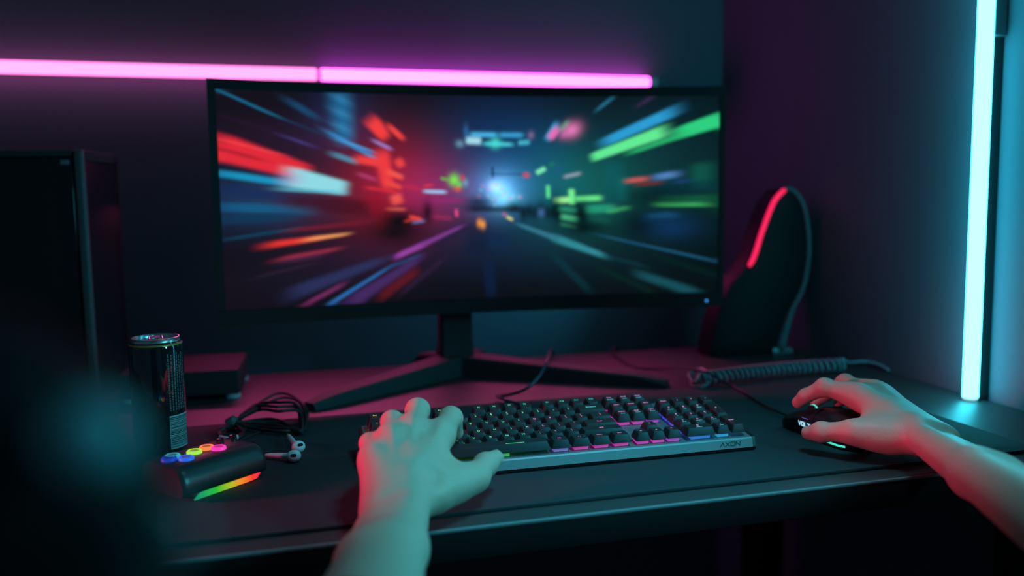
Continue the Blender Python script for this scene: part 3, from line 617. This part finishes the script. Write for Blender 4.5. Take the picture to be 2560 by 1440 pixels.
outp = rrect(-.0072, -.012, .0072, .0115, .0068, 6); inn = rrect(-.0048, -.0100, .0048, -.0015, .0042, 6)
TM = Matrix.Translation((.001, -.001, H - .0012)) @ Matrix.Rotation(math.radians(40), 4, 'Z') @ Matrix.Rotation(math.radians(7), 4, 'X')
tb.tube([TM @ V((x, y, 0)) for x, y in outp + outp[:1]], .0011, 8, False)
tb.tube([TM @ V((x, y, 0)) for x, y in inn + inn[:1]], .0009, 8, False)
tb.prism([(x, y) for x, y in rrect(-.0062, .0000, .0062, .0105, .0055, 6)], .0007, TM @ Matrix.Translation((0, 0, -.0004)))
tb.build('pull_tab', M_al, can)
MB().lathe([(.0001, 0), (.0022, 0), (.0022, .0009), (.0001, .0014)], 20, (.001, -.001, H - .0026 + .0016)).build('rivet', M_al, can)
ohole = rrect(-.0075, -.0065, .0075, .0065, .006, 6)
MB().prism(ohole, .0003, Matrix.Translation((0, 0, H - .0040)) @ Matrix.Rotation(math.radians(40), 4, 'Z') @ Matrix.Translation((0, -.0150, 0))).build('opening', mat('opening_dark', (.004, .004, .004), .6), can)
def wrap(a0, a1, z0, z1, r, n=16):
    mb = MB(); lo = [V((r * math.cos(math.radians(a0 + (a1 - a0) * k / n)), r * math.sin(math.radians(a0 + (a1 - a0) * k / n)), z0)) for k in range(n + 1)]
    return mb.loft([lo, [V((p.x, p.y, z1)) for p in lo]], cap=False, closed=False)
lab = wrap(-32, 22, .006, .046, R + .00012).build('barcode_label', mat('label_teal_white', (.55, .60, .60), .4), can)
z = .0072; lb = MB()
while z < .0445:
    hgt = random.choice((.0003, .0006, .0009, .0012)); q = wrap(-31, 21, z, z + hgt, R + .00022); lb.add(q.v, q.f); z += hgt + random.choice((.0004, .0006, .0010))
lb.build('bars', mat('bar_ink', (.01, .03, .035), .4), lab)
pr = MB()
for col_ in range(7):            # lines of small print running up the can
    a = -30 + col_ * 7; z = .052
    while z < .118:
        hgt = random.uniform(.0012, .0045); q = wrap(a, a + 3.2, z, z + hgt, R + .0001, 2); pr.add(q.v, q.f); z += hgt + .0009
pr.build('small_print', mat('print_ink', (.16, .17, .18), .35), can)

# ------------------------------------------------------------------ small button pad with six lit buttons
c0, c1 = at(478, 1180, .036), at(650, 1126, .036); dx = (c1 - c0).xy.normalized(); ang = math.atan2(dx.y, dx.x); LEN = (c1 - c0).xy.length
CTM = Matrix.Translation((c0.x, c0.y, MH + .0004)) @ Matrix.Rotation(ang, 4, 'Z')
ctl = thing('button_pad', 'small black control box with six glowing coloured buttons', 'controller', CTM)
CH = .036; CI = CTM.inverted()
sec = [(.004, .006), (.0005, .009), (0, .012), (.0005, .0185), (.0025, .0245), (.0060, .0300), (.0105, .0340), (.0155, CH), (.060, CH), (.0655, .0335), (.068, .028), (.068, .010), (.065, .006)]
rg = []
for x, k in ((-.009, .55), (-.0075, .8), (-.004, .95), (0, 1), (LEN, 1), (LEN + .005, .95), (LEN + .0085, .8), (LEN + .010, .55)):
    rg.append([V((x, .034 + (y - .034) * (.86 + .14 * k), .006 + (z - .006) * (.80 + .20 * k))) for y, z in sec])
MB().loft(rg).build('case', mat('pad_case', (.028, .030, .032), .34), ctl, 40)
MB().box((.004, .004, .0), (LEN + .002, .06, .0065), .001).build('base', M_rubber, ctl)
M_rain = mat('rainbow_bar', (.02, .02, .02), .4); nt = M_rain.node_tree; tcn = nt.nodes.new('ShaderNodeTexCoord'); sx = nt.nodes.new('ShaderNodeSeparateXYZ'); rp = nt.nodes.new('ShaderNodeValToRGB')
nt.links.new(tcn.outputs['Generated'], sx.inputs[0]); nt.links.new(sx.outputs['X'], rp.inputs[0])
el = rp.color_ramp.elements; el[0].position = 0; el[0].color = (*lin((20, 150, 110)), 1); el[1].position = 1; el[1].color = (*lin((255, 30, 75)), 1)
for p_, c_ in ((.32, (40, 185, 40)), (.52, (170, 190, 30)), (.68, (240, 140, 35)), (.86, (250, 60, 45))): e_ = el.new(p_); e_.color = (*lin(c_), 1)
nt.links.new(rp.outputs[0], nt.nodes['Principled BSDF'].inputs['Emission Color']); nt.nodes['Principled BSDF'].inputs['Emission Strength'].default_value = 1.0
lbp = [(.004, .0), (.012, .0062), (LEN - .003, .0062), (LEN + .001, .0058), (LEN - .004, .0008), (LEN - .014, .0)]
MB().prism(lbp, .0025, Matrix(((1, 0, 0, 0), (0, 0, -1, .0042), (0, 1, 0, 0.0012), (0, 0, 0, 1)))).build('light_bar', M_rain, ctl)
for i, ((px, py), c_) in enumerate((((432, 1147), (50, 175, 190)), ((423, 1154), (20, 60, 200)), ((466, 1152), (30, 100, 230)), ((486, 1136), (165, 235, 60)), ((517, 1125), (255, 130, 60)), ((547, 1126), (255, 50, 180)))):
    p = CI @ at(px, py, CH + .003); rb = .0078
    b = MB().lathe([(rb, 0), (rb, .0022), (rb - .0010, .0034), (rb - .0022, .0036), (rb - .0030, .0028), (.003, .0024), (.0001, .0024)], 28).build('button', glow('button_glow', lin(c_), 1.0, (.04, .04, .04)), ctl, 60); b.location = (p.x, p.y, CH - .0002)
    MB().lathe([(.0001, .0026), (rb - .0032, .0028), (rb - .0036, .0033), (.0001, .0030)], 20).build('button_top', glow('button_top_glow', lin(tuple(int(k * .55) for k in c_)), 1.0, (.02, .02, .02)), b)
# two small dials on the back of the box
for x in (.045, .062):
    MB().lathe([(.0001, CH), (.0042, CH), (.0036, CH + .0045), (.0001, CH + .005)], 18, (LEN - .012 + (x - .045), .050, -.0004)).build('knob', M_gloss, ctl)

# ------------------------------------------------------------------ bundled cable with a tie
cbm = thing('cable_bundle', 'looped black cable bundled with a tie beside the can', 'cable', Matrix.Translation((at(640, 1060, 0).x, at(640, 1060, 0).y, MH)))
ob = V((at(640, 1060, 0).x, at(640, 1060, 0).y, MH)); cbp = MB()
tie = at(583, 1056, .014)
for i in range(5):
    j = lambda s: random.uniform(-s, s)
    a = [tie + V((j(.002), j(.003), j(.003))), at(640 + j(8), 1020 + j(8), .020 + j(.004)), at(700 + j(8), 984 + i * 11, .026 + j(.003)), at(742 + j(5), 994 + i * 8, .024 + j(.004)), at(768 - i * 4 + j(3), 1032 + i * 5, .014 + j(.004)), at(750 + j(8), 1070 + i * 3, .008 + abs(j(.003))), at(700 + j(8), 1078 - i * 7, .008 + abs(j(.003))), at(640 + j(6), 1070 - i * 5, .009 + abs(j(.003))), tie + V((j(.002), j(.003), j(.003)))]
    cbp.tube([p - ob for p in spline(a, 10)], .0021, 8)
for i in range(4):
    j = lambda s: random.uniform(-s, s)
    a = [tie + V((j(.002), j(.003), j(.003))), at(560 + j(4), 1068 + j(4), .012), at(548 + j(5), 1082, .009), at(560 + j(5), 1094 + i * 2, .007), at(585 + j(4), 1098, .0065), at(610 + j(4), 1085 - i * 4, .008), tie + V((.004, -.004 + j(.003), -.002))]
    cbp.tube([p - ob for p in spline(a, 8)], .0021, 8)
cbp.build('cord', M_rubber, cbm, 180)
MB().tube([tie - ob + V((0, 0, -.008)) + V((-.004, .001, 0)), tie - ob + V((-.003, .001, 0)), tie - ob + V((0, 0, .001)), tie - ob + V((.004, -.001, 0))], [.006, .0085, .0085, .006], 14).build('cable_tie', mat('tie_fabric', (.10, .11, .11), .6), cbm)
for a, b in (((548, 1094), (570, 1098)), ((583, 1094), (596, 1092))):
    p0, p1 = at(*a, .009), at(*b, .009); MB().tube([p0 - ob, p0.lerp(p1, .1) - ob, p0.lerp(p1, .9) - ob, p1 - ob], [.0012, .0030, .0030, .0016], 12).build('plug', mat('plug_pale', (.65, .55, .6), .35), cbm)

# ------------------------------------------------------------------ earphones
eo = at(740, 1135, MH); ear = thing('earphones', 'white earbuds with thin cords lying right of the control box', 'earphones', Matrix.Translation(eo))
def earbud(head, stem_end, face):
    head, stem_end, face = V(head) - eo, V(stem_end) - eo, V(face).normalized()
    d = (stem_end - head); L = d.length; d.normalize(); e = MB()
    rot = face.to_track_quat('Z', 'Y').to_matrix().to_4x4()
    pr_ = [(.0001, -.0085), (.004, -.0078), (.0068, -.0048), (.0080, -.0005), (.0078, .0022), (.0062, .0046), (.0036, .0058), (.0001, .0062)]
    hb = MB(); hb.lathe(pr_, 28); hb.v = [Matrix.Translation(head) @ rot @ V((v.x, v.y * .88, v.z)) for v in hb.v]
    s0 = head - face * .002
    hb.tube([s0, s0.lerp(stem_end, .2), s0.lerp(stem_end, .8), stem_end], [.0042, .0036, .0028, .0024], 14)
    b = hb.build('earbud', M_white, ear, 60)
    gr = MB().prism(rrect(-.0034, -.0018, .0034, .0018, .0017, 5), .0004); gr.v = [Matrix.Translation(head + face * .0058) @ rot @ v for v in gr.v]
    gr.build('grille', M_gloss, b)
    MB().tube([stem_end - d * .0005, stem_end + d * .004], .0020, 10).build('strain_relief', mat('relief_white', (.6, .58, .62), .4), b)
    return stem_end + d * .003
h1, h2 = at(746, 1117, .0155), at(735, 1140, .0115)
s1 = earbud(h1, at(722, 1090, .012), (.35, -.75, .55)); s2 = earbud(h2, at(672, 1138, .009), (-.1, -.9, .35))
w1 = spline([s1 + eo, at(712, 1078, .009), at(690, 1076, .0065), at(655, 1079, .0062), at(625, 1090, .0062), at(600, 1100, .0062)], 8)
w2 = spline([s2 + eo, at(655, 1135, .0065), at(650, 1120, .0062), at(640, 1108, .0062), at(615, 1104, .0062), at(600, 1100, .0062)], 8)
cm = MB(); cm.tube([p - eo for p in w1], .0011, 8); cm.tube([p - eo for p in w2], .0011, 8); cm.build('cord', M_rubber, ear, 180)

# ------------------------------------------------------------------ implicit surfaces for the arms
class Field:
    def __init__(s, lo, hi, h):
        s.lo = np.array(lo, float); s.h = h; s.n = np.ceil((np.array(hi) - s.lo) / h).astype(int) + 1
        s.F = np.full(s.n, .05, np.float32)
    def cone(s, a, b, ra, rb, k=.006, F=None, sign=1):
        F = s.F if F is None else F
        a, b = np.array(a, float), np.array(b, float); m = max(ra, rb) + k + .012
        i0 = np.maximum(((np.minimum(a, b) - m - s.lo) / s.h).astype(int), 0); i1 = np.minimum(((np.maximum(a, b) + m - s.lo) / s.h).astype(int) + 2, s.n)
        if (i1 <= i0).any(): return
        g = [s.lo[d] + s.h * np.arange(i0[d], i1[d]) for d in range(3)]
        X, Y, Z = np.meshgrid(*g, indexing='ij', sparse=True)
        ab = b - a; L2 = max(ab @ ab, 1e-12)
        t = np.clip(((X - a[0]) * ab[0] + (Y - a[1]) * ab[1] + (Z - a[2]) * ab[2]) / L2, 0, 1)
        D = np.sqrt((X - a[0] - t * ab[0]) ** 2 + (Y - a[1] - t * ab[1]) ** 2 + (Z - a[2] - t * ab[2]) ** 2) - (ra + (rb - ra) * t)
        W = F[i0[0]:i1[0], i0[1]:i1[1], i0[2]:i1[2]]
        if sign > 0:
            q = np.maximum(k - np.abs(W - D), 0) / k; W[:] = np.minimum(W, D) - q * q * k * .25
        else:
            q = np.maximum(k - np.abs(-D - W), 0) / k; W[:] = np.maximum(W, -D) + q * q * k * .25
    def merge(s, G, k):
        q = np.maximum(k - np.abs(s.F - G), 0) / k; s.F = np.minimum(s.F, G) - q * q * k * .25
    def blank(s): return np.full(s.n, .05, np.float32)
    def mesh(s, name, m, parent):
        F = s.F; n = F.shape; S = F < 0
        cn = tuple(d - 1 for d in n); cnt = np.zeros(cn, np.int8); acc = np.zeros(cn + (3,), np.float32)
        cs = [(i, j, k) for i in (0, 1) for j in (0, 1) for k in (0, 1)]
        sl = lambda c: tuple(slice(c[d], c[d] + cn[d]) for d in range(3))
        for c in cs:
            for d in range(3):
                if c[d] == 0:
                    e = list(c); e[d] = 1
                    A, B = F[sl(c)], F[sl(e)]; mk = (A < 0) != (B < 0)
                    idx = np.nonzero(mk); t = A[idx] / (A[idx] - B[idx]); p = np.tile(np.array(c, np.float32), (len(t), 1)); p[:, d] += t
                    acc[idx] += p; cnt[idx] += 1
        idx = np.nonzero(cnt); ids = np.full(cn, -1, np.int32); ids[idx] = np.arange(len(idx[0]))
        vs = (np.stack(idx, 1) + acc[idx] / cnt[idx][:, None]) * s.h + s.lo
        faces = []
        for d in range(3):
            e = [0, 0, 0]; e[d] = 1; a_, b_ = [x for x in range(3) if x != d]
            rng = [slice(0, n[x] - 1) if x == d else slice(1, n[x] - 1) for x in range(3)]
            A = S[tuple(rng)]; B = S[tuple(slice(r.start + e[x], r.stop + e[x]) for x, r in enumerate(rng))]
            q = np.stack(np.nonzero(A != B), 1)
            for x in range(3):
                if x != d: q[:, x] += 1
            def cid(da, db):
                p = q.copy(); p[:, a_] += da; p[:, b_] += db; return ids[p[:, 0], p[:, 1], p[:, 2]]
            faces.append(np.stack([cid(-1, -1), cid(0, -1), cid(0, 0), cid(-1, 0)], 1))
        fc = np.concatenate(faces); fc = fc[(fc >= 0).all(1)]
        me = bpy.data.meshes.new(name); me.from_pydata(vs.tolist(), [], fc.tolist()); me.update()
        bm = bmesh.new(); bm.from_mesh(me)
        for _ in range(2): bmesh.ops.smooth_vert(bm, verts=bm.verts[:], factor=.4, use_axis_x=True, use_axis_y=True, use_axis_z=True)
        bmesh.ops.recalc_face_normals(bm, faces=bm.faces[:]); bm.to_mesh(me); bm.free()
        return link(name, me, m, parent, 180)
def A3(*p): return np.array(p, float)
def pull(p, k):                   # slide a joint along its line of sight, so near and far bones keep real lengths
    c = np.array(CAM); return c + (np.array(p, float) - c) * k
def unit(v): return v / np.linalg.norm(v)
def nail(par, D, T, dors, r, L=.0115, wd=58):
    a = unit(T - D); n = unit(dors - a * (dors @ a)); l = np.cross(a, n); mb = MB(); rg = []
    for i in range(8):
        s = i / 7; ww = wd * (.80 + .2 * math.sin(math.pi * min(1, s * 1.1))) * (1 if s < .85 else .9); rr = r * (1.0 - .10 * s) + .0002
        c = T + a * (r * .62 - L * (1 - s) * 1.0) - n * (.0004 + .0016 * s * s)
        rg.append([V(c + rr * (n * math.cos(math.radians(-ww + 2 * ww * k / 10)) + l * math.sin(math.radians(-ww + 2 * ww * k / 10)))) for k in range(11)])
    mb.loft(rg, cap=False, closed=False).build('fingernail', M_nail, par, 180)

person = thing('person', 'person whose bare arms type and hold the mouse', 'person', Matrix.Translation((.3, .45, -DESK)))
PT = Matrix.Translation((-.3, -.45, DESK))
def place(o):
    o.data.transform(PT); return o
def build_hand(W, fingers, thumb, fore, lat, spec):
    lo = np.min([W] + [p for f in fingers for p in f[0]] + list(thumb[0]) + fore, 0) - .05; hi = np.max([W] + [p for f in fingers for p in f[0]] + list(thumb[0]) + fore, 0) + .05
    f = Field(lo, hi, .0014)
    wl = spec['wl']; wr_ = spec['wr']
    # forearm: two parallel bones blended
    prev = W; ws = [wl] + spec['fl']; rs = [wr_] + spec['fr']
    pts = [W] + fore
    for i in range(len(pts) - 1):
        for s in (-1, 1):
            f.cone(pts[i] + lat * s * ws[i], pts[i + 1] + lat * s * ws[i + 1], rs[i], rs[i + 1], .014)
    # ulna head
    f.cone(spec['ulna'], spec['ulna'] + A3(.0001, 0, 0), .0105, .0105, .012)
    # palm: one metacarpal per finger
    for k, (jo, ra) in enumerate(fingers):
        base = W + lat * spec['carp'][k] + spec['up'] * .002
        f.cone(base, jo[0], .0145, ra[0] + spec.get('mc', .0015), .016)
    m = [jo[0] for jo, _ in fingers]
    for a, b in zip(m, m[1:]):
        a_, b_ = a * spec['web'] + W * (1 - spec['web']), b * spec['web'] + W * (1 - spec['web'])
        f.cone(a_ - spec['up'] * .004, b_ - spec['up'] * .004, .0095, .0095, .008)
        f.cone((a + W) / 2 - spec['up'] * .006, (b + W) / 2 - spec['up'] * .006, .012, .012, .010)
    # thenar and web
    tj, tr = thumb
    G = f.blank()
    f.cone(W + lat * spec['thb'], tj[0], .016, .0165, .016); f.cone(tj[0], tj[1], .0165, tr[0], .014)
    f.cone((tj[0] + tj[1]) / 2, (fingers[0][0][0] + W) / 2, .0125, .013, .018); f.cone(tj[0] * .25 + tj[1] * .75, fingers[0][0][0] * .72 + W * .28, .0075, .0095, .014)
    f.cone(fingers[-1][0][0] * .75 + W * .25 - spec['up'] * .004, W + lat * spec['hyp'] - spec['up'] * .003, .0125, .0155, .014)
    f.cone(tj[1], tj[2], tr[0], tr[1], .006, G); f.cone(tj[2], tj[3], tr[1], tr[2], .005, G); f.merge(G, .010)
    f.cone(tj[2], tj[2] + A3(0, 0, .0001), tr[1] + .0006, tr[1] + .0006, .004)
    for jo, ra in fingers:
        G = f.blank()
        for i in range(3): f.cone(jo[i], jo[i + 1], ra[i], ra[i + 1], .004, G)
        f.cone(jo[1], jo[1] + A3(0, 0, .0001), ra[1] + .0006, ra[1] + .0006, .005, G)
        f.merge(G, .005)
    # knuckles, tendons
    for k, (jo, ra) in enumerate(fingers):
        kn = jo[0] + spec['up'] * .0012
        f.cone(kn, kn * .8 + jo[1] * .2, ra[0] * .72, ra[0] * .66, .016)
        base = W + lat * spec['carp'][k] * .6 + spec['up'] * .011
        top = jo[0] + spec['up'] * (ra[0] + .0002) 
        f.cone(base * .62 + top * .38, top - spec['up'] * .0014, .0018, .0030, .006)
    for q, rr, k_ in spec.get('dents', []): f.cone(q, q + A3(0, 0, .0001), rr, rr, k_, sign=-1)
    return f

# left hand, fingers bent down on the left keys
kL = .975
Wl = pull((.0945, .757, .0245), kL)
Lf = []
def lf(mx, my, ym, qx, qy, yp, tip, dip, ra):
    def oy(px, py, y):
        q = FWD + RIGHT * ((px - 1280) / F_PX) - UP * ((py - 720) / F_PX); return np.array(CAM + q * (y / q.y))
    M_, P_ = pull(oy(mx, my, ym), kL), pull(oy(qx, qy, yp), kL); return ([M_, P_, A3(*dip), A3(*tip)], ra)
Lf.append(lf(1100, 1088, .842, 1127, 1046, .884, (.176, .893, .0475), (.172, .889, .0575), (.0125, .0112, .0092, .0078)))
Lf.append(lf(1030, 1080, .845, 1044, 1026, .890, (.142, .904, .0500), (.138, .899, .0615), (.0128, .0115, .0094, .0080)))
Lf.append(lf(976, 1100, .832, 980, 1054, .870, (.113, .890, .0475), (.110, .884, .0590), (.0118, .0100, .0086, .0074)))
Lf.append(lf(932, 1150, .808, 924, 1108, .842, (.0865, .862, .0400), (.084, .857, .0500), (.0108, .0087, .0076, .0066)))
latL = unit(Lf[0][0][0] - Lf[3][0][0])
Th = [pull(p, kL) for p in ((.130, .776, .024), (.1758, .802, .0262), (.1925, .828, .0292), (.2050, .8365, .0325))]
upL = unit(np.cross(latL, unit(Lf[1][0][0] - Wl)))
f2 = pull((.0571, .6014, .0281), 1.0); el_ = Wl + unit(f2 - Wl) * .27
left = build_hand(Wl, Lf, (Th, (.0128, .0112, .0085)), [Wl * .6 + el_ * .4, el_], latL, dict(wl=.0145, wr=.0170, fl=[.013, .012], fr=[.0225, .034], ulna=Wl - latL * .022 + upL * .006 + unit(el_ - Wl) * .012, carp=[.014, .004, -.006, -.015], up=upL, thb=.016, hyp=-.017, web=.86, dents=[((Th[0] * .62 + Wl * .38) + upL * .0285 + latL * .012, .013, .012)]))
la = place(left.mesh('arm', M_skin, person))
la['label'] = 'left arm, fingers on the keys'
def nails(par, fs, th, up):
    for jo, ra in fs: nail(par, jo[2], jo[3], unit(np.cross(np.cross(jo[3] - jo[2], up), jo[3] - jo[2])) * -1 if False else dorsal(jo), ra[3], .010, 55)
def dorsal(jo):
    a = unit(jo[3] - jo[2]); b = jo[1] - jo[2]; mid_ = (jo[0] + jo[3]) / 2; n = jo[1] - mid_; return unit(n - a * (n @ a))
for jo, ra in Lf: nail(la, jo[2], jo[3], dorsal(jo), ra[3], .010, 55)
nail(la, Th[2], Th[3], A3(.28, -.70, .66), .0093, .0125, 60)
# right hand over the mouse
kR = .976
def oyn(px, py, y):
    q = FWD + RIGHT * ((px - 1280) / F_PX) - UP * ((py - 720) / F_PX); return np.array(CAM + q * (y / q.y))
Wr = pull(oyn(2317, 1108, .785), kR) + A3(0, 0, .0045)
def rf(m, ym, p, yp, d, yd, t_, yt, ra): return ([pull(oyn(*m, ym), kR), pull(oyn(*p, yp), kR), pull(oyn(*d, yd), kR), pull(oyn(*t_, yt), kR)], ra)
Rf = [rf((2142, 990), .875, (2062, 968), .905, (2014, 990), .925, (1995, 1006), .936, (.0125, .0100, .0086, .0074)),
      rf((2180, 983), .885, (2113, 958), .928, (2066, 985), .950, (2040, 1003), .958, (.0125, .0103, .0088, .0076)),
      rf((2208, 996), .880, (2152, 972), .920, (2114, 990), .945, (2096, 1006), .952, (.0118, .0096, .0084, .0072)),
      rf((2238, 1022), .870, (2196, 996), .905, (2172, 1010), .925, (2155, 1020), .932, (.0105, .0084, .0074, .0064))]
latR = unit(Rf[3][0][0] - Rf[0][0][0])
ThR = [pull(p, kR) for p in (oyn(2225, 1092, .80), oyn(2132, 1080, .818), oyn(2054, 1080, .846), oyn(2022, 1083, .860))]
upR = unit(np.cross(unit(Rf[1][0][0] - Wr), latR)); upR = upR if upR[2] > 0 else -upR
f3 = np.array(CAM + (FWD + RIGHT * ((2600 - 1280) / F_PX) - UP * ((1275 - 720) / F_PX)) * .665); elR = Wr + unit(f3 - Wr) * .43
latW = unit(A3(1, .1, .12)); upW = A3(0, 0, 1.)
right = build_hand(Wr, Rf, (ThR, (.0118, .0106, .0082)), [Wr * .6 + elR * .4, elR], latR, dict(wl=.0145, wr=.0150, fl=[.013, .012], fr=[.0215, .034], ulna=Wr + latR * .020 + upR * .007 + unit(elR - Wr) * .010, carp=[-.014, -.004, .006, .015], up=upR, thb=-.016, hyp=.017, web=.90))
ra_ = place(right.mesh('arm', M_skin, person)); ra_['label'] = 'right arm, hand on the mouse'
for jo, ra in Rf: nail(ra_, jo[2], jo[3], dorsal(jo), ra[3], .010, 55)
nail(ra_, ThR[2], ThR[3], A3(-.75, -.35, .45), .0090, .0125, 60)
for o in list(bpy.data.objects):
    if o.name.startswith('fingernail'): o.data.transform(PT)
# short black sleeves at the elbows, out past the frame
for a, b, r0 in ((Wl * .1 + el_ * .9, el_ + unit(el_ - Wl) * .06, .050), (Wr * .1 + elR * .9, elR + unit(elR - Wr) * .06, .053)):
    mb = MB().tube([V(a), V(a * .95 + b * .05), V(a * .5 + b * .5), V(b)], [r0 - .003, r0, r0 + .002, r0 + .004], 28)
    o = mb.build('sleeve', M_fabric, person, 60); o.data.transform(PT)

# ------------------------------------------------------------------ chair close to the camera on the left
CHM = Matrix.Translation((-.2156, .180, -DESK))
ch = thing('chair', 'black padded chair, out of focus in the left foreground', 'chair', CHM)
def pad(hw, z0, z1, dep, lean, name, m):
    rg = []; n = 30
    for i in range(n + 1):
        s_ = -1 + 2 * i / n; zz = (z0 + z1) / 2 + (z1 - z0) / 2 * math.copysign(1 - (1 - abs(s_)) ** 1.6, s_)
        e = max(0., 1 - abs(2 * (zz - z0) / (z1 - z0) - 1 ) ** 16); wv = hw * max(.02, e ** .42); dv = dep / 2 * max(.05, e ** .5)
        rg.append([V((wv * math.copysign(abs(math.cos(q)) ** .55, math.cos(q)), lean * (zz - z0) + dv * math.copysign(abs(math.sin(q)) ** .8, math.sin(q)), zz)) for q in [2 * math.pi * j / 48 for j in range(48)]])
    return MB().loft(rg).build(name, m, ch, 180)
pad(.196, .48, 1.0385, .07, -.02, 'backrest', M_fabric)
MB().lathe([(.0001, .40), (.20, .40), (.23, .42), (.235, .45), (.22, .475), (.12, .485), (.0001, .482)], 40, (0, .25, 0)).build('seat', M_fabric, ch, 60)
MB().tube([(0, .25, .08), (0, .25, .40)], .028, 20).build('gas_column', M_blacksatin, ch)
for k in range(5):
    a = 2 * math.pi * k / 5; MB().tube([(0, .25, .09), (.15 * math.cos(a), .25 + .15 * math.sin(a), .085), (.27 * math.cos(a), .25 + .27 * math.sin(a), .06)], [.022, .018, .014], 12).build('leg', M_blacksatin, ch)
    MB().lathe([(.0001, -.012), (.024, -.012), (.027, -.008), (.027, .008), (.024, .012), (.0001, .012)], 20).build('castor', M_rubber, ch).matrix_local = Matrix.Translation((.27 * math.cos(a), .25 + .27 * math.sin(a), .0275)) @ Matrix.Rotation(math.pi / 2, 4, 'X')
M_highlight = mat('cyan_highlight_teal', (.30, .82, .86), .5)  # added balls on the chair; their teal colour stands in for cyan highlights
CHI = CHM.inverted()
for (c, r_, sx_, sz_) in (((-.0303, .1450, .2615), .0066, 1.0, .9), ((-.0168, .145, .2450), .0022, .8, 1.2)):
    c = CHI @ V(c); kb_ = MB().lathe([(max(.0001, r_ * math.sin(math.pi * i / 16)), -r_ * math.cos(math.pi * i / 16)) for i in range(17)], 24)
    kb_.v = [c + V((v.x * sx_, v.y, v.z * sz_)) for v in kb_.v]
    kb_.tube([c, c + V((-.008, .026, -.002))], r_ * .4, 10).build('highlight_ball', M_highlight, ch, 60)
MB().tube([(0, .20, .40), (0, .03, .41), (0, .015, .48), (0, .01, .60)], .016, 12).build('back_support', M_blacksatin, ch)

# ------------------------------------------------------------------ lift everything so the floor is at z = 0
for o in list(bpy.data.objects):
    if o.parent is None: o.matrix_world = Matrix.Translation((0, 0, DESK)) @ o.matrix_basis
